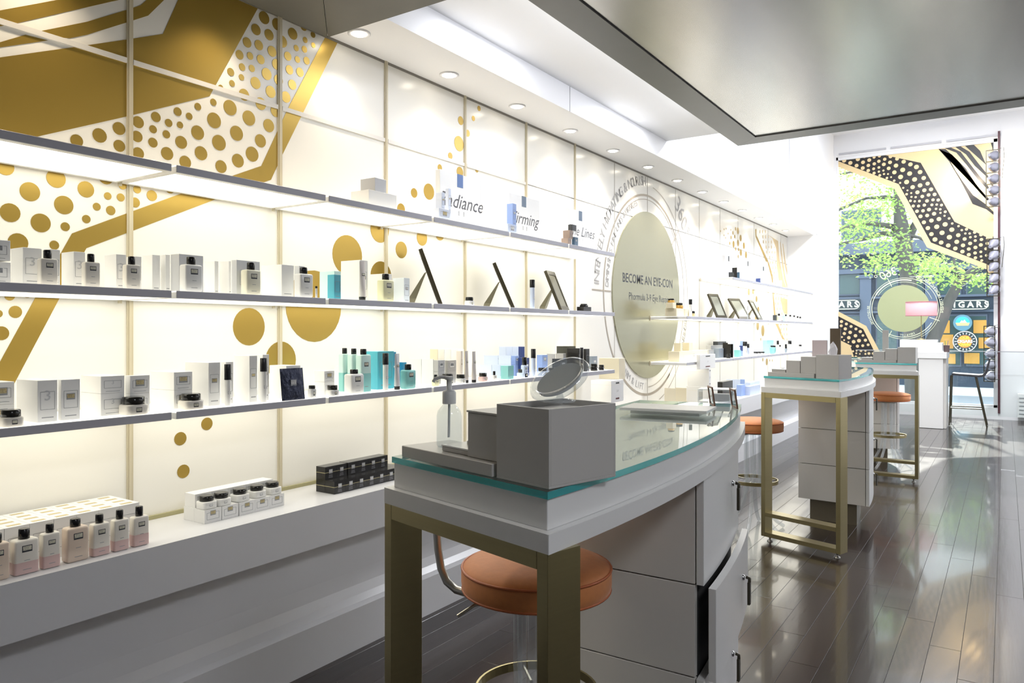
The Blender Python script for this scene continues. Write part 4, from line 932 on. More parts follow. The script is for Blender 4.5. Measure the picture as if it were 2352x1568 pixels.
stack('l', 722, 768, 852, 877, 'Lower small carton behind the slim jar', 'Upper small carton behind the slim jar', G, xf=.26, dep=.06)
jar('l', 746, 781, 884, 894, 'Low round jar with black lid near the shelf joint', GJ, xf=.335, mt=frost)
carton('l', 768, 812, 842, 'Plain white carton left of the aqua bottles', G, xf=.20, dep=.10, lab=None, fr=False)
bottle('l', 789, 837, 848, 858, 'White squat bottle with black cap before the aqua bottles', 'aqua and white bottles on the lower shelf', mt=frost)
for i, (xa, xb, yt, ys, n_) in enumerate(((777, 806, 799, 812, 'Rear left'), (797, 828, 800, 813, 'Middle'), (816, 853, 801, 814, 'Front right'))):
    bottle('l', xa, xb, yt, ys, '%s tall pale aqua bottle with black cap of the trio' % n_, 'tall aqua bottle trio', mt=aqual, low=aqua, lowf=.5, xf=.20+.045*i, lab='k' if i == 2 else None)
carton('l', 838, 905, 807, 'Tall cyan and blue carton behind the pump bottle', G, xf=.24, dep=.08, mt=cyan, lab='w')
carton('l', 892, 910, 808, 'Slim blue carton behind the blush tube, lower shelf', G, xf=.20, dep=.02, mt=blue, lab='w')
cyl('l', 874, 897, 811, 837, 'White pump bottle with tall black cap before the cyan carton')
tube('l', 900, 924, 812, 'Silver white tube on black cap right of the cyan carton', mt=mat('silver_tube', (.70, .70, .72), .25, metal=.2))
carton('l', 914, 934, 832, 'Small blue carton behind the aqua squat bottle', G, xf=.22, dep=.03, mt=blue, lab=None)
bottle('l', 918, 956, 836, 849, 'Aqua squat bottle with black cap right of the silver tube', 'aqua and white bottles on the lower shelf', mt=aqua)
bottle('l', 991, 1010, 860, 870, 'Tiny yellowish bottle with black cap near the joint of shelves', mt=yel)
for i in range(5):
    carton('l', 990+i*15, 1006+i*15, 802, '%s pale slim carton of the back row behind grey cartons' % ordw[i].capitalize(), 'pale slim cartons in a row', xf=.16, dep=.05, lab=None, small=True, mt=ivory if i == 0 else cart)
carton('l', 942, 969, 824, 'Pale flat carton at the left of the low carton pair', G, xf=.22, dep=.08, lab=None, small=True)
carton('l', 969, 996, 825, 'Pale flat carton touching the grey cartons', G, xf=.22, dep=.08, lab=None, small=True)
z = carton('l', 992, 1022, 853, 'Lower left grey silver carton under the row', G, xf=.25, dep=.04, mt=silver, lab=None)
carton('l', 992, 1022, 827, 'Upper left grey silver carton with label', G, xf=.25, dep=.04, mt=silver, z0=z+.0004, lab='s')
z = carton('l', 1022, 1048, 853, 'Lower right grey silver carton under the row', G, xf=.25, dep=.02, mt=silver, lab=None)
carton('l', 1022, 1048, 827, 'Upper right grey silver carton with label', G, xf=.25, dep=.02, mt=silver, z0=z+.0004, lab='s')
jar('l', 1010, 1046, 858, 866, 'Wide black lidded jar, left one of the pair before silver cartons', GJ, mt=frost)
jar('l', 1044, 1072, 857, 865, 'Wide black lidded jar, right one of the pair before silver cartons', GJ, mt=frost)
carton('l', 1048, 1063, 806, 'Tall slim ivory carton left of the two tubes', G, xf=.25, dep=.03, mt=mat('blush_carton', (.80, .74, .68), .3))
tube('l', 1063, 1080, 806, 'Blush tube behind, left of the tube pair on the lower shelf')
tube('l', 1079, 1098, 807, 'Blush tube on black cap, right of the tube pair', xf=.335)
jar('l', 1096, 1122, 855, 862, 'Pink tinted jar with black lid right of the tubes', GJ, mt=pinkl)
bottle('l', 1128, 1142, 852, 861, 'Very small white bottle with black cap left of the aqua box', mt=frost, small=True)
GBl = 'blue cartons on the lower shelf'
for i, (xa, xb) in enumerate(((1113, 1130), (1131, 1150))): carton('l', xa, xb, 838, '%s pale blue carton in front row left of the aqua box' % ordw[i].capitalize(), GBl, xf=.25, dep=.08, mt=paleb, lab=None, small=True)
carton('l', 1150, 1180, 840, 'Translucent aqua box before the blue cartons', GBl, xf=.32, dep=.05, mt=aqua, lab=None)
zz_ = SH['l']+.0004
for i, (xa, xb, mt_) in enumerate(((1120, 1145, paleb), (1146, 1174, paleb), (1174, 1192, peri))):
    z = carton('l', xa, xb, 838, 'Lower %s blue carton in the back rows' % ordw[i], GBl, xf=.19, dep=.10 if i < 2 else .03, mt=mt_, lab=None, small=True)
    carton('l', xa, xb, 817, 'Upper %s blue carton in the back rows' % ordw[i], GBl, xf=.19, dep=.10 if i < 2 else .03, mt=mt_ if i < 2 else peri, z0=z+.0004, lab='s', small=i < 2)
for i in range(4): carton('l', 1150+i*14, 1163+i*14, 796, '%s pale blue carton on the raised back row' % ordw[i].capitalize(), GBl, xf=.12, dep=.05, mt=paleb if i < 3 else navy, lab=None, small=True)
carton('l', 1190, 1216, 822, 'Navy carton between the blue cartons and tall pump', GBl, xf=.24, dep=.05, mt=navy, lab='w')
bottle('l', 1196, 1213, 820, 838, 'Small clear bottle with black cap before the navy carton', mt=paleb, capf=.7)
cyl('l', 1216, 1234, 801, 822, 'Tall silver pump bottle with black cap among blue cartons', mt=paleb)
jar('l', 1185, 1216, 847, 854, 'Pale blue jar with black lid below the navy carton', GJ, mt=paleb)
z = carton('l', 1233, 1258, 838, 'Lower periwinkle carton right of the tall pump', GBl, xf=.24, dep=.04, mt=peri, lab=None)
carton('l', 1233, 1258, 815, 'Upper periwinkle carton right of the tall pump', GBl, xf=.24, dep=.04, mt=peri, z0=z+.0004, lab='w')
jar('l', 1232, 1260, 844, 851, 'Pale blue jar with black lid right of the tall pump', GJ, mt=paleb)
jar('l', 1257, 1278, 843, 850, 'Smaller pale blue jar with black lid beside dark cartons', GJ, mt=paleb)
GD = 'dark cartons at the end of the lower shelf'
for i, (xa, xb, yt, mt_) in enumerate(((1256, 1275, 813, silver), (1276, 1300, 812, silver), (1268, 1302, 824, dgrey))):
    carton('l', xa, xb, yt, '%s grey carton at the left of the black group' % ordw[i].capitalize(), GD, xf=.19 if i < 2 else .26, dep=.06, mt=mt_, lab='s' if i == 2 else None, small=i < 2)
for i in range(3): carton('l', 1280+i*14, 1294+i*14, 795, '%s tall dark olive carton at the back of the black group' % ordw[i].capitalize(), GD, xf=.13, dep=.05, mt=mat('dark_olive_carton', (.06, .062, .05), .3), lab=None, small=True)
carton('l', 1302, 1332, 800, 'Big black carton with fine print in the black group', GD, xf=.25, dep=.09, mt=blackc, lab='w')
cyl('l', 1330, 1342, 798, 822, 'Black pump bottle in the black group', mt=blackc)
carton('l', 1340, 1354, 801, 'Shiny black sachet carton standing right of the black pump', GD, xf=.30, dep=.02, mt=blackc, lab=None)
carton('l', 1352, 1372, 818, 'Grey blue carton behind the two black jars', GD, xf=.20, dep=.03, mt=mat('grey_blue', (.25, .29, .34), .3), lab='w')
for i, (xa, xb, yt) in enumerate(((1276, 1300, 846), (1298, 1326, 846), (1353, 1376, 835), (1373, 1390, 837))):
    jar('l', xa, xb, yt, yt+8, '%s black jar along the front of the black group' % ordw[i].capitalize(), 'black jars on the lower shelf', mt=blackc, sq=False, lab='w')

# ---- top shelf, left section
GT = 'cartons on the top shelf'
z = carton('t', 806, 911, 437, 'Wide flat white gift box at the bottom, top shelf', GT, xf=.28, dep=.11, lab=None, fr=False, name='gift_box')
carton('t', 828, 887, 406, 'Smaller grey gift box resting on the wide flat one', GT, xf=.25, dep=.09, lab=None, mt=cartg, fr=False, z0=z+.0004, name='gift_box')
blt = mat('tab_blue', (.12, .20, .42), .4)
def sign(lv, x0, x1, yt, word, label, tab, shift, xf=.20, dep=.03, size=.09):
    y, w, d = span(x0, x1, xf, dep, None); z0 = SH[lv]+.0004; h = onX((x0+x1)/2, yt, xf)[2]-z0
    s = thing('display_card', label, 'card', (xf-d/2, y, z0), 0, 'thick display cards on the top shelves')
    MB().box(-d/2, d/2, -w/2, w/2, 0, h, cart).build('card_block', s, bevel=.001, seg=1)
    MB().box(d/2+.0002, d/2+.0010, -w*.10, w*.04, h*.76, h+.0006, tab).build('blue_tab', s)
    if word:
        m = MB(); put_text(m, word, size, mat('card_ink', (.10, .10, .11), .5), lambda a, b_: (d/2+.0006, a+w*shift, h*.48+b_), shear=.35); m.build('card_lettering', s)
        m = MB()
        for i in (-1, 1):
            for k in range(4): m.box(d/2+.0002, d/2+.0006, i*w*.06-.008, i*w*.06+.008, h*.24+k*.006, h*.24+k*.006+.0015, M['ink_line'])
            m.box(d/2+.0002, d/2+.0006, i*w*.06-.001, i*w*.06+.001, h*.24-.002, h*.24+.024, M['ink_line'])
        m.build('small_print', s)
    return h
sign('t', 1000, 1105, 400, 'Radiance', 'White card reading Radiance with blue tab on the top shelf', blt, 0, size=.105)
sign('t', 1160, 1239, 450, 'Firming', 'White card reading Firming with blue tab on the top shelf', mat('tab_slate', (.13, .18, .25), .4), 0, size=.10)
sign('t', 1298, 1361, 484, 'Fine Lines', 'White card reading Fine Lines with slate tab on the top shelf', M['tab_slate'], 0, size=.095)
ice = mat('ice_carton', (.70, .76, .88), .3)
z = carton('t', 972, 1035, 476, 'Low white carton at the foot of the Radiance card', GT, xf=.32, dep=.10, mt=ice)
carton('t', 1000, 1022, 440, 'Cream sided carton stacked before the Radiance card', GT, xf=.30, dep=.04, mt=ice, z0=z+.0004)
carton('t', 1023, 1036, 432, 'Tall pale blue carton before the Radiance card', GT, xf=.27, dep=.02, mt=ice, z0=z+.0004)
z = carton('t', 1136, 1187, 512, 'Low white and blue carton at the foot of the Firming card', GT, xf=.32, dep=.09, mt=paleb, lab='w')
z2 = carton('t', 1164, 1186, 466, 'Tall blue carton with silver side before the Firming card', GT, xf=.30, dep=.04, mt=peri, z0=z+.0004, lab='w')
z = carton('t', 1289, 1313, 545, 'Faceted brown carton at the foot of the Fine Lines card', GT, xf=.31, dep=.05, mt=brown, lab=None)
carton('t', 1313.5, 1328, 544, 'Small dark blue carton right of the faceted brown ones', GT, xf=.31, dep=.02, mt=mat('petrol_carton', (.07, .13, .20), .3), lab='w', small=True)
z2 = carton('t', 1293, 1316, 527, 'Second faceted brown carton stacked higher', GT, xf=.30, dep=.05, mt=brown, z0=z+.0004, lab=None)
carton('t', 1305, 1324, 515, 'Small dark carton topping the brown faceted stack', GT, xf=.30, dep=.03, mt=dgrey, z0=z2+.0004, lab=None, small=True)

# ---- bench, left: pink bottles, white cartons, jars, black cartons
bl_ = [(-38, 23, 1224, 1246, nude, None), (20, 90, 1213, 1236, lotion, pinkl), (89, 139, 1202, 1222, lotion, pinkl), (140, 205, 1190, 1208, nude, None), (203, 253, 1180, 1200, lotion, pinkl), (252, 297, 1170, 1191, lotion, pinkl), (296, 343, 1162, 1184, lotion, pinkl)]
for i, (x0, x1, yt, ys, mt_, lw) in enumerate(bl_):
    bottle('b', x0, x1, yt, ys, '%s %s bottle with black cap in the bench row' % (ordw[i].capitalize(), 'nude lotion' if lw is None else 'pink bottomed lotion'), 'black capped lotion bottles on the bench', xf=.30, mt=mt_, low=lw, lowf=[0, .36, .36, 0, .26, .34, .40][i])
cm = MB(); cw, cd, chh = .0655, .045, .118
cm.box(-cd/2, cd/2, -cw/2, cw/2, 0, chh, cart); cbody = cm.mesh('carton_body')
cm = MB(); lines(cm, cw, .03, .085, cd/2); cm.box(-cd*.18, cd*.18, -cw*.28, cw*.28, chh+.0001, chh+.0005, goldl); clab = cm.mesh('printed_frame')
yR = onX(320, 1160, .205)[1]
for c_ in range(9):
    for r_ in range(4):
        s = thing('carton', 'White carton in bench block, %s row from front, %s from the right' % (ordw[r_], ordw[c_]), 'box', (.205-cd/2-r_*(cd+.001), yR-cw/2-c_*(cw+.0012), BZ+.0004), 0, 'block of white cartons behind the bottles')
        o = inst('carton_body', cbody, s); inst('printed_frame', clab, s)
# second group
w2, d2, h2 = .068, .062, .048; yA = onX(470, 1202, .228)[1]
m = MB(); m.box(-d2/2, d2/2, -w2/2, w2/2, 0, h2, cart); gb = m.mesh('carton_body')
m = MB(); lines(m, w2, .012, .036, d2/2); gf = m.mesh('printed_frame'); gl = plate(.022, .017, .034, d2/2, 'g').mesh('label_plate')
m = MB()
for k in range(14): m.box(d2/2+.0001, d2/2+.0004, -.024+k*.0034+.0006*(k % 3), -.0225+k*.0034, .008, .040, inkb)
bar = m.mesh('barcode')
for r_ in range(2):
    for c_ in range(5):
        jog = [0, .004, .012, .012, .012][c_]
        s = thing('carton', 'White cream carton in the %s lower row under jars, %s from left' % (['front', 'back'][r_], ordw[c_]), 'box', (.228-d2/2-r_*(d2+.001), yA+w2/2+c_*(w2+.0006)+jog*.6, BZ+.0004), 0, 'white cream cartons under the jars')
        inst('carton_body', gb, s); inst('printed_frame', gf, s); inst('label_plate', gl, s)
for c_ in range(5):
    s = thing('carton', 'White carton with barcode in the upper back row, %s from left' % ordw[c_], 'box', (.228-d2*1.5-.001, yA+w2/2+c_*(w2+.0006)+.004, BZ+h2+.0008), 0, 'barcode cartons behind the jars')
    inst('carton_body', gb, s); inst('barcode', bar, s)
for c_, (x0, x1) in enumerate(((452, 495), (487, 527), (530, 569), (570, 607), (606, 643))):
    Yj = onX((x0+x1)/2+2, 1150, .20)[1]
    jw = .056; s = thing('cream_jar', 'White jar with black lid on cartons, %s from left on the bench' % ordw[c_], 'jar', (.197, Yj, BZ+h2+.0009), 0, 'jars on the bench cartons')
    m = MB(); rbody(m, jw, jw, 0, .026, .012, .003, frost); m.build('jar_body', s)
    m = MB(); m.lathe([(.0235, .0262), (.0245, .0272), (.0243, .044), (.022, .0455)], lid_m, n=28); m.build('jar_lid', s)
    plate(.013, .008, .013, jw/2, 'w', text=False).build('label_plate', s)
# black cartons
w3, d3, h3 = .0625, .055, .054; yC = onX(768, 1135, .25)[1]
m = MB(); m.box(-d3/2, d3/2, -w3/2, w3/2, 0, h3, blackc); kb = m.mesh('carton_body')
m = MB()
e = .0005; g_ = mat('gold_line', (.62, .55, .30), .35, metal=.4)
for sx in (-1, 1): m.box(-d3/2, d3/2, sx*(w3/2), sx*(w3/2+e), h3*.52, h3*.55, g_); m.box(sx*d3/2, sx*(d3/2+e), -w3/2, w3/2, h3*.52, h3*.55, g_)
kl = m.mesh('gold_line')
kp = plate(.020, .018, h3*.60, d3/2+.0006, 'w').mesh('label_plate'); m = MB()
for k in range(3): m.box(d3/2+.0001, d3/2+.0004, -.012+k*.001, .012-k*.001, .006+k*.005, .0075+k*.005, inkb)
kt = m.mesh('small_print')
for r_ in range(2):
    for lvl in range(2):
        if r_ == 0 and lvl == 1: continue
        for c_ in range(7 if lvl == 0 else 6):
            lb = 'Black gold-lined carton, %s, %s from left' % ('front row' if r_ == 0 else ('back row upper level' if lvl else 'back row lower level'), ordw[c_])
            s = thing('carton', lb, 'box', (.25-d3/2-r_*(d3+.001), yC+w3/2+c_*(w3+.0006)+(.005 if c_ > 1 and lvl else 0), BZ+.0004+lvl*(h3+.0004)), 0, 'black cartons stacked on the bench')
            inst('carton_body', kb, s); inst('gold_line', kl, s)
            if lvl or r_ == 0: inst('label_plate', kp, s); inst('small_print', kt, s)
# ---- right section shelves
GR = 'items on the right end shelves'
def rsign(x0, x1, yt, lab): 
    y, w, d = span(x0, x1, .20, .03, None); z0 = SH['t']+.0004; h = onX((x0+x1)/2, yt, .2)[2]-z0
    s = thing('display_card', lab, 'card', (.185, y, z0), 0, 'thick display cards on the top shelves')
    MB().box(-d/2, d/2, -w/2, w/2, 0, h, mat('card_grey', (.66, .67, .70), .4)).build('card_block', s)
    MB().box(d/2+.0002, d/2+.001, -w*.08, w*.06, h*.78, h, dgrey).build('dark_tab', s)
rsign(1659, 1682, 587, 'White card with dark tab, nearest on the right top shelf')
rsign(1706, 1724, 599, 'White card with dark tab, middle of the right top shelf')
rsign(1741, 1760, 611, 'White card with dark tab, farthest on the right top shelf')
for i, (x0, x1, yt, mt_, n_) in enumerate(((1679, 1685, 624, dgrey, 'Small dark carton left in the black cluster on the right top shelf'), (1683, 1693, 613, blackc, 'Tall black carton in the cluster on the right top shelf'), (1693, 1699, 624, M['petrol_carton'], 'Small blue black carton right in the cluster on the right top shelf'),
        (1712, 1724, 622, M['card_grey'], 'Pale grey carton between clusters on the right top shelf'), (1727, 1736, 620, paleb, 'Tall periwinkle carton on the right top shelf'), (1735, 1747, 638, M['navy_carton'], 'Short blue carton beside the tall periwinkle one, right top shelf'),
        (1762, 1769, 632, paleb, 'Pale blue carton near the far end of the top shelf'), (1771, 1777, 648, mat('mauve_carton', (.45, .40, .45), .4), 'Small mauve carton near the far end of the top shelf'), (1786, 1796, 643, cart, 'White carton at the far end of the top shelf'))):
    carton('t', x0, x1, yt, n_, GR, xf=.28, dep=.05, mt=mt_, small=True, lab='w')
easel('m', 1633, 1660, 672, 'Leaning dark frame with grey print, nearest on the right middle shelf', GE, rz=-18, xc=.22, wd=.16, mt=mat('print_grey', (.30, .31, .26), .3))
easel('m', 1678, 1712, 682, 'Leaning dark frame with grey print, second on the right middle shelf', GE, rz=-24, xc=.22, wd=.18, mt=M['print_grey'])
easel('m', 1724, 1748, 687, 'Leaning dark frame seen nearly edge on, third on the right middle shelf', GE, rz=-2, xc=.22, wd=.15, mt=M['print_grey'])
jar('m', 1676, 1692, 722, 727, 'Black jar before the second leaning frame, right middle shelf', GR, mt=blackc, sq=False, lab=None)
cyl('m', 1711, 1720, 702, 712, 'Silver pump bottle with black cap between right middle frames', mt=paleb)
jar('m', 1752, 1766, 727, 731, 'Low white jar with black lid right of the third frame', GR, mt=frost, lab=None)
carton('m', 1775, 1785, 723, 'Dark grey carton right of the low white jar', GR, xf=.30, dep=.04, mt=dgrey, small=True, lab=None)
bottle('m', 1784, 1794, 720, 725, 'Pale yellow bottle beside the dark grey carton, right middle shelf', GR, mt=yel, small=True, lab=None)
tube('m', 1794, 1799, 722, 'Small white tube beside the pale yellow bottle')
carton('m', 1798, 1803, 724, 'Slim light blue carton beside the small white tube', GR, xf=.31, dep=.03, mt=mat('sky_carton', (.35, .68, .85), .3), small=True, lab=None)
for i, (x, y) in enumerate(((1805, 722), (1815, 723), (1824, 724), (1832, 726), (1838, 727))):
    bottle('m', x-4, x+4, y, y+4, '%s white bottle of the row at the far end, middle shelf' % ordw[i].capitalize(), 'small white bottles at the far end', mt=frost, small=True, lab=None)
jar('m', 1840, 1852, 734, 737, 'Low white jar at the far end of the middle shelf', GR, mt=frost, lab=None)
L = [(1617, 1640, 803, silver, .18), (1622, 1662, 793, silver, .14), (1638, 1668, 784, dgrey, .10), (1640, 1662, 800, M['grey_blue'], .22), (1660, 1672, 787, blackc, .26), (1670, 1678, 790, blackc, .30), (1676, 1684, 790, blackc, .30)]
nm = ['Faceted grey carton at the near end', 'Second faceted grey carton behind', 'Dark olive carton at the back', 'Grey blue carton in the middle', 'Tall black carton in front', 'Slim black carton beside it', 'Slim black carton farthest']
for (x0, x1, yt, mt_, xf), n_ in zip(L, nm): carton('l', x0, x1, yt, n_+' of the right lower shelf black group', GR, xf=xf, dep=.05, mt=mt_, small=True, lab='w')
for i, (x0, x1) in enumerate(((1644, 1656), (1656, 1671), (1671, 1678), (1684, 1696))): jar('l', x0, x1, 811, 816, '%s black jar in front of the right lower black group' % ordw[i].capitalize(), GR, mt=blackc, sq=False, lab=None)
L = [(1678, 1690, 783, paleb, .12), (1690, 1700, 783, paleb, .12), (1700, 1709, 783, M['periwinkle_carton'], .12), (1684, 1700, 797, paleb, .2), (1700, 1709, 794, navy, .22), (1686, 1702, 804, aqua, .30), (1703, 1711, 806, M['periwinkle_carton'], .28)]
for i, (x0, x1, yt, mt_, xf) in enumerate(L): carton('l', x0, x1, yt, '%s carton of the blue cluster on the right lower shelf' % ordw[i].capitalize(), GR, xf=xf, dep=.05, mt=mt_, small=True, lab=None)
cyl('l', 1709, 1717, 784, 794, 'Black capped pump bottle behind in the right lower blue cluster'); cyl('l', 1714, 1722, 789, 798, 'Black capped pump bottle in front in the right lower blue cluster', mt=paleb)
L = [(1722, 1733, 784, cart, .14), (1733, 1742, 785, cart, .14), (1724, 1741, 795, paleb, .22), (1741, 1749, 784, mat('pale_mint', (.72, .80, .78), .3), .26), (1752, 1777, 781, M['sky_carton'], .16), (1757, 1768, 791, M['sky_carton'], .28)]
for i, (x0, x1, yt, mt_, xf) in enumerate(L): carton('l', x0, x1, yt, '%s carton of the pale and sky blue cluster, right lower shelf' % ordw[i].capitalize(), GR, xf=xf, dep=.05, mt=mt_, small=True, lab=None)
for i, (x0, x1) in enumerate(((1723, 1733), (1734, 1741), (1741, 1748), (1748, 1756), (1758, 1766))): jar('l', x0, x1, 807, 810, '%s white jar with black lid before the pale cluster' % ordw[i].capitalize(), GR, mt=frost, lab=None)
for x0, x1, yt, ys, mt_, n_ in ((1768, 1783, 793, 797, aqua, 'Aqua squat bottle with black cap on the right lower shelf'), (1783, 1790, 782, 791, frost, 'Black capped white pump right of the aqua squat bottle'), (1789, 1794, 792, 796, frost, 'Tiny black capped bottle on the right lower shelf'),
        (1802, 1808, 790, 800, M['grey_blue'], 'Grey tube shaped bottle on the right lower shelf'), (1809, 1819, 782, 790, frost, 'White bottle with square black cap, right lower shelf'), (1834, 1842, 791, 795, frost, 'White bottle with small black cap near the far end')):
    bottle('l', x0, x1, yt, ys, n_, GR, mt=mt_, small=True, lab=None, capf=.7)
for i, (x0, x1, yt) in enumerate(((1794, 1802, 805), (1817, 1836, 801), (1841, 1849, 799))): jar('l', x0, x1, yt, yt+2, '%s low white jar near the far end of the lower shelf' % ordw[i].capitalize(), GR, mt=frost, lab=None)
# right bench
for i, (x0, x1, yt, mt_, xf) in enumerate(((1648, 1683, 876, blackc, .28), (1671, 1680, 872, paleb, .16), (1680, 1690, 868, paleb, .16), (1690, 1700, 868, paleb, .16), (1700, 1711, 869, M['periwinkle_carton'], .16), (1692, 1712, 884, M['periwinkle_carton'], .26), (1712, 1745, 877, paleb, .24), (1712, 1746, 886, paleb, .31), (1745, 1762, 864, cart, .16))):
    z0 = SH['b']+.0004
    carton('b', x0, x1, max(yt, 872), '%s carton on the right bench beyond the foreground counter' % ordw[i].capitalize(), 'cartons on the right bench', xf=xf, dep=.05, mt=mt_, small=True, lab=None)
# half shelves on the disc
GO = 'gold and cream items over the gold disc'
z = carton('m', 1528, 1592, 708, 'Long ivory carton laid on the half shelf', GO, xf=.26, dep=.10, mt=ivory, lab=None, small=True)
carton('m', 1530, 1553, 694, 'Small ivory carton on the long ivory one', GO, xf=.24, dep=.06, mt=ivory, lab=None, small=True, z0=z+.0004)
z2 = z
jar('m', 1531, 1552, 681, 686, 'Amber gold jar topping the small ivory carton', GO, mt=amber, xf=.23, z0=onX(1541, 694, .24)[2]+.0005, h=.035, lab=None, sq=False)
jar('m', 1546, 1572, 688, 694, 'Amber gold jar resting on the long ivory carton', GO, mt=amber, xf=.26, z0=z+.0005, h=.05, lab=None, sq=False)
cyl('m', 1580, 1592, 687, 699, 'White bottle with black cap beside the ivory carton', mt=frost)
jar('m', 1582, 1598, 707, 712, 'Pale gold jar with black lid at the right of the half shelf', GO, mt=goldl, xf=.31, lab=None)
z = carton('l', 1535, 1625, 806, 'Wide ivory carton on the low half shelf', GO, xf=.25, dep=.10, mt=ivory, lab='w')
carton('l', 1548, 1567, 788, 'Left ivory carton standing on the wide ivory one', GO, xf=.22, dep=.06, mt=ivory, lab=None, z0=z+.0004, small=True)
carton('l', 1568, 1591, 787, 'Right ivory carton standing on the wide ivory one', GO, xf=.22, dep=.06, mt=ivory, lab=None, z0=z+.0004, small=True)
# gift box towers on the bench
def gift(x0, x1, yt, z0, lab, xf=.31, dep=.16, mt=None, strips=True):
    mt = mt or cart; y, w, d = span(x0, x1, xf, dep, None); h = onX((x0+x1)/2, yt, xf)[2]-z0
    s = thing('gift_box', lab, 'box', (xf-d/2, y, z0), 0, 'gift box towers beside the gold disc')
    MB().box(-d/2, d/2, -w/2, w/2, 0, h, mt).build('box_body', s, bevel=.001, seg=1)
    MB().box(-d/2-.0004, d/2+.0004, -w/2-.0004, w/2+.0004, h*.80, h*.805, ivory).build('lid_line', s)
    if strips:
        for zz, hh, m_ in ((.88, .07, dgrey), (.16, .07, mat('maroon_strip', (.12, .03, .03), .4))): MB().box(d/2+.0002, d/2+.001, -w*.14, w*.14, h*zz-h*hh/2, h*zz+h*hh/2, m_).build('label_strip', s)
        m = MB(); put_text(m, '3-9', h*.16, gtxt, lambda a, b_: (d/2+.001, a, h*.5+b_)); m.build('box_numeral', s)
    return z0+h
zb0 = BZ+.0004; yz = lambda x, y: onX(x, y, .31)[2]
z = gift(1352, 1412, 929, zb0, 'Lowest white gift box of the left tower by the gold disc')
z = gift(1357, 1432, 876, z+.0004, 'Middle white gift box of the left tower with dark strips')
gift(1376, 1436, 824, z+.0004, 'Ivory gift box on top of the left tower', mt=ivory, strips=False, xf=.28)
gift(1434, 1450, 930, zb0, 'Slim white box standing right of the left tower', dep=.05, xf=.30)
z = gift(1578, 1627, 893, zb0, 'Lowest white gift box of the right tower by the gold disc', xf=.385, dep=.2)
z = gift(1579, 1633, 849, z+.0004, 'Middle white gift box of the right tower with dark strips', xf=.385, dep=.2)
gift(1600, 1643, 814, z+.0004, 'Slim white gift box topping the right tower', dep=.03, xf=.383)
for i, (x0, x1) in enumerate(((1535, 1552), (1553, 1577))): gift(x0, x1, 893, zb0, '%s ivory box left of the right tower' % ordw[i].capitalize(), dep=.1, xf=.26, mt=ivory, strips=False)

# ---- things on the counters
def frame_of(P, rz):
    ux, uy = Vector(BV).normalized(); c_, s_ = math.cos(rz), math.sin(rz)
    u = Vector((ux*c_-uy*s_, ux*s_+uy*c_)); v = Vector((u.y, -u.x))
    return Vector((P[0], P[1])), u, v, math.atan2(u.y, u.x)
gl_ = mat('greige_lacquer', (.52, .505, .48), .32)
def cbox(fr, name, lab, cat, u0, u1, v0, v1, z0, h, mt, grp=None, hollow=False, parts=None):
    P, u, v, ang = fr; c = P+u*((u0+u1)/2)+v*((v0+v1)/2)
    s = thing(name, lab, cat, (c.x, c.y, z0), ang, grp); a, b_ = abs(u1-u0)/2, abs(v1-v0)/2
    if hollow:
        t = .005; m = MB(); m.box(-a, a, -b_, b_, 0, .005, mt)
        m.box(-a, a, -b_, -b_+t, .005, h, mt).box(-a, a, b_-t, b_, .005, h, mt).box(-a, -a+t, -b_+t, b_-t, .005, h, mt).box(a-t, a, -b_+t, b_-t, .005, h, mt)
        m.box(-a+t, a-t, -b_+t, b_-t, h-.016, h-.012, mt); m.build('box_body', s, bevel=.0006, seg=1)
    else: MB().box(-a, a, -b_, b_, 0, h, mt).build('box_body', s, bevel=.0012, seg=1)
    return s
GK = 'organiser boxes on the counters'
for n_, (P, rz, who) in enumerate(((PA, 0, 'foreground'), (PA2, R(-3.4), 'second'), (PA3, R(13.5), 'farthest'))):
    fr = frame_of(P, rz); zt = ZT+.0005
    cbox(fr, 'organiser_plinth', 'Low greige plinth along the end of the %s counter' % who, 'plinth', .168, .488, .012, .15, zt, .026, gl_, GK)
    cbox(fr, 'organiser_box', 'Large greige square box at the corner of the %s counter' % who, 'box', .012, .158, .015, .20 if n_ == 0 else .17, zt, .145, gl_, GK, hollow=True)
    zp = zt+.0265
    if n_ == 0:
        s = cbox(fr, 'organiser_box', 'Middle greige box with thin lid on the foreground plinth', 'box', .172, .268, .03, .14, zp, .092, gl_, GK)
        MB().box(-.05, .05, -.057, .057, .0924, .0965, gl_).build('lid', s, bevel=.0006, seg=1)
        s = cbox(fr, 'lidded_tray', 'Flat lidded tray between pump bottle and middle box', 'tray', .272, .365, .035, .13, zp, .010, gl_)
        MB().box(-.0475, .0475, -.048, .048, .0104, .0135, white).box(-.008, .008, -.008, .008, .0136, .022, white).build('lid', s)
    else:
        cbox(fr, 'organiser_box', 'Middle greige box on the %s counter plinth' % who, 'box', .162, .262, .02, .12, zp, .105, gl_, GK)
        cbox(fr, 'organiser_box', 'Lower greige box on the %s counter plinth' % who, 'box', .266, .362, .02, .12, zp, .078, gl_, GK)
        s = cbox(fr, 'lidded_tray', 'Flat lidded tray at the end of the %s counter plinth' % who, 'tray', .368, .465, .02, .12, zp, .016, gl_)
        MB().box(-.050, .050, -.052, .052, .0164, .020, white).box(-.008, .008, -.008, .008, .0201, .028, chrome).build('lid', s)
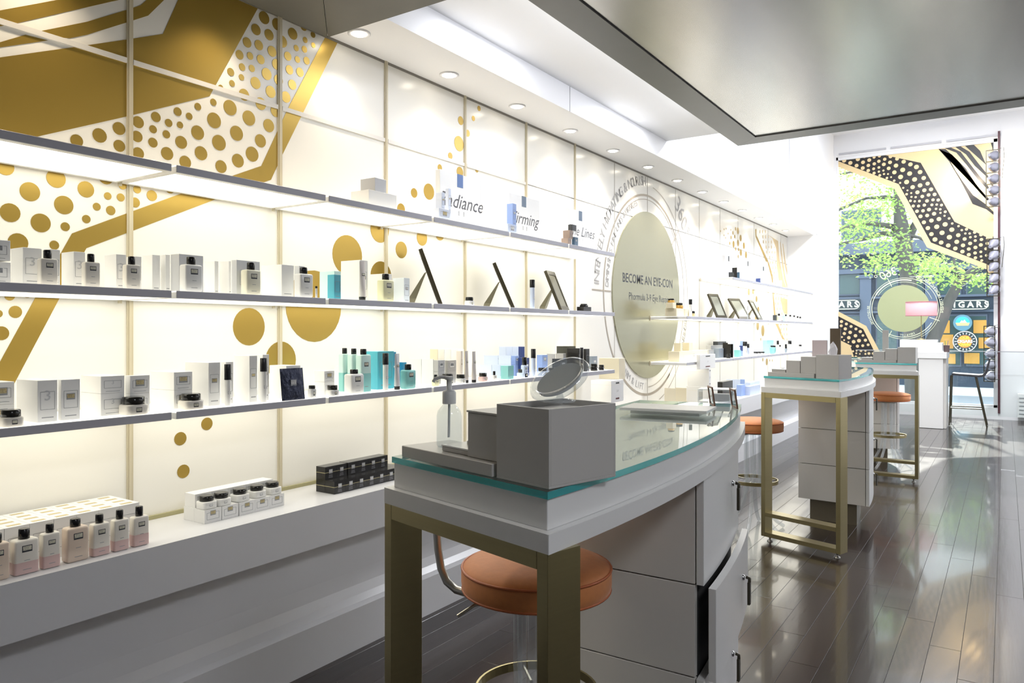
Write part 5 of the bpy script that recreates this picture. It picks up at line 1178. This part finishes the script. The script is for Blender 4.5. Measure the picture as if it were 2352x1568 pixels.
# pump bottle
P, u, v, ang = frame_of(PA, 0); c = P+u*.405+v*.085
s = thing('pump_dispenser', 'clear pump dispenser bottle with translucent white pump, on the foreground plinth', 'bottle', (c.x, c.y, ZT+.0272), R(200))
pl_ = thin_glass('clear_plastic', (.90, .93, .94), rough=.06, body=.10, bodyc=(.85, .88, .9))
m = MB(); m.lathe([(.026, 0), (.0285, .004), (.0285, .068), (.026, .080), (.016, .092), (.0135, .096)], pl_, n=28); m.build('bottle_body', s)
wp = mat('pump_plastic', (.66, .67, .67), .35)
m = MB(); m.lathe([(.0155, .0965), (.0155, .122), (.013, .126), (.006, .128), (.006, .150), (.010, .151), (.010, .158)], wp, n=20)
m.build('pump_collar', s); m = MB(); m.tube([(0, 0, .155), (.020, 0, .1565), (.034, 0, .152), (.038, 0, .145)], .004, wp, n=8); m.build('pump_nozzle', s)
m = MB(); m.tube([(0, 0, .095), (.001, 0, .02)], .003, wp, n=6); m.build('dip_tube', s)
# tilted mirror on the large box
cr_ = Vector((CT, ST, 0)); up_ = Vector((0, 0, 1)); fw = Vector((-ST, CT, 0))
ax = (cr_*.86+up_*.50).normalized(); im = (up_*.86-cr_*.50); bx_ = (fw*.88+im*.42).normalized(); bx_ = (bx_-ax*bx_.dot(ax)).normalized(); nz_ = ax.cross(bx_)
cpos = P+u*.112+v*.13; low = .062*abs(ax.z)+.002
s = thing('tilted_mirror', 'round clear rimmed table mirror tilted on the large corner box', 'mirror', (cpos.x+.012, cpos.y, ZT+.146))
def mring(m_, pr, mt, n=40):
    rings = [[tuple(Vector((0, 0, low+.010))+ax*(q*math.cos(2*math.pi*j/n))+bx_*(q*.95*math.sin(2*math.pi*j/n))+nz_*t) for j in range(n)] for q, t in pr]
    m_.loft(rings, mt)
m = MB(); mring(m, [(.050, -.006), (.062, -.004), (.066, .002), (.062, .010), (.052, .012), (.050, .006)], acry); m.build('acrylic_rim', s)
m = MB(); mring(m, [(.0495, -.001), (.0495, .004)], mat('silver_mirror', (.66, .69, .70), .25, metal=.45)); m.build('mirror_glass', s)
m = MB(); m.lathe([(.030, .0), (.032, .004), (.008, .008), (.006, .016)], acry, n=24); m.build('mirror_foot', s)
# platform and little frames at the far half of the near counter
p1 = onZ(1560, 937, ZT+.02)
s = thing('display_platform', 'low glossy white platform on the far half of the foreground counter', 'platform', (p1[0]-.04, p1[1], ZT+.0005), R(8))
MB().box(-.15, .15, -.09, .09, .012, .022, white).build('platform_top', s, bevel=.002)
MB().box(-.12, .12, -.06, .06, 0, .012, white).build('platform_base', s)
for i, (xa, ya_, xb, yb_) in enumerate(((1637, 931, 1631, 887), (1688, 936, 1682, 893))):
    q = onZ(xa, ya_, ZT+.0005); t_ = onY(xb, yb_, q[1]); h = t_[2]-ZT; dx = (t_[0]-q[0])
    s = thing('small_easel_frame', '%s small brown edged glass frame leaning on the foreground counter' % ['Left', 'Right'][i], 'frame', (q[0], q[1], ZT+.0005), R(28), 'small glass frames on the counter')
    L_ = .05; m = MB(); e = .003
    bf = mat('brown_leather_edge', (.22, .11, .07), .4)
    def sl(x0_, x1_, y0_, y1_, z0_, z1_, mt, nm_):
        m = MB(); vs = [(x+dx*z/h, y, z) for z in (z0_, z1_) for x, y in ((x0_, y0_), (x1_, y0_), (x1_, y1_), (x0_, y1_))]
        m.add(vs, [(0,3,2,1),(4,5,6,7),(0,1,5,4),(1,2,6,5),(2,3,7,6),(3,0,4,7)], mt); return m.build(nm_, s)
    sl(-e, e, -L_, L_, 0, .006, bf, 'frame_edge'); sl(-e, e, -L_, L_, h-.006, h, bf, 'frame_edge'); sl(-e, e, -L_, -L_+.006, .006, h-.006, bf, 'frame_edge'); sl(-e, e, L_-.006, L_, .006, h-.006, bf, 'frame_edge')
    sl(-e*.4, e*.4, -L_+.006, L_-.006, .006, h-.006, clear, 'frame_glass')
q = onZ(1655, 924, ZT+.001)
s = thing('acrylic_case', 'clear acrylic case with grey printed card between the small frames', 'case', (q[0]-.02, q[1]+.02, ZT+.0005), R(10))
MB().box(-.07, .07, -.05, .05, 0, .006, acry).box(-.07, .07, -.05, .05, .05, .055, acry).box(-.07, -.066, -.05, .05, .006, .05, acry).box(.066, .07, -.05, .05, .006, .05, acry).build('case_body', s)
MB().box(-.02, .05, -.02, .02, .0065, .034, M['card_grey']).build('printed_card', s)
# second counter extras
P2, u2, v2, a2 = frame_of(PA2, R(-3.4)); Ym = PA2[1]+.42
def stand(px0, px1, yt, Yv, mt, lab, nm_, z0=ZT+.0005, th=.02):
    p = onY(px0, yt, Yv); q = onY(px1, yt, Yv); s = thing(nm_, lab, 'panel', ((p[0]+q[0])/2, Yv, z0)); w = q[0]-p[0]
    MB().box(-w/2, w/2, -th/2, th/2, .006, p[2]-z0, mt).build('panel_board', s, bevel=.001, seg=1)
    MB().box(-w/2-.005, w/2+.005, -.035, .035, 0, .0058, mt).build('panel_foot', s)
pkm = mat('pale_pink_board', (.62, .52, .52), .4); brm = mat('umber_board', (.13, .095, .06), .4)
stand(1866, 1900, 781, Ym, pkm, 'Pale pink board standing behind the boxes on the second counter', 'display_board')
stand(1907, 1931, 754, Ym+.06, brm, 'Tall umber board behind the tissue on the second counter', 'display_board')
stand(2027, 2041, 758, PA3[1]+.45, mat('taupe_board', (.36, .34, .32), .4), 'Tall taupe board standing on the farthest counter', 'display_board')
c = P2+u2*.085+v2*.09; zt = ZT+.136
s = thing('tissue', 'white tissue poking out of the large box on the second counter', 'tissue', (c.x, c.y, zt))
pts = [(-.02, 0), (-.028, .018), (-.03, .03), (-.022, .045), (-.018, .075), (-.002, .092), (.012, .07), (.024, .045), (.022, .02), (.016, 0)]
m = MB(); rings = []
for k in range(5):
    t = (k-2)/2; rings.append([(x*(1-.1*abs(t)), t*.007+.004*math.sin(z*90+k), z*(1-.06*abs(t))) for x, z in pts])
m.loft(rings, mat('tissue_white', (.78, .76, .80), .8), smooth=False); m.build('tissue_sheet', s)
# desk bits
dd = thing('dark_dish', 'small dark oval dish on the white desk left of the lamp', 'dish', (at(2092, 795)[0], lpy-.30, DZt+.0005))
MB().lathe([(.05, 0), (.075, .012), (.08, .022), (.07, .020), (.04, .008)], darkm, n=24).build('dish_body', dd)
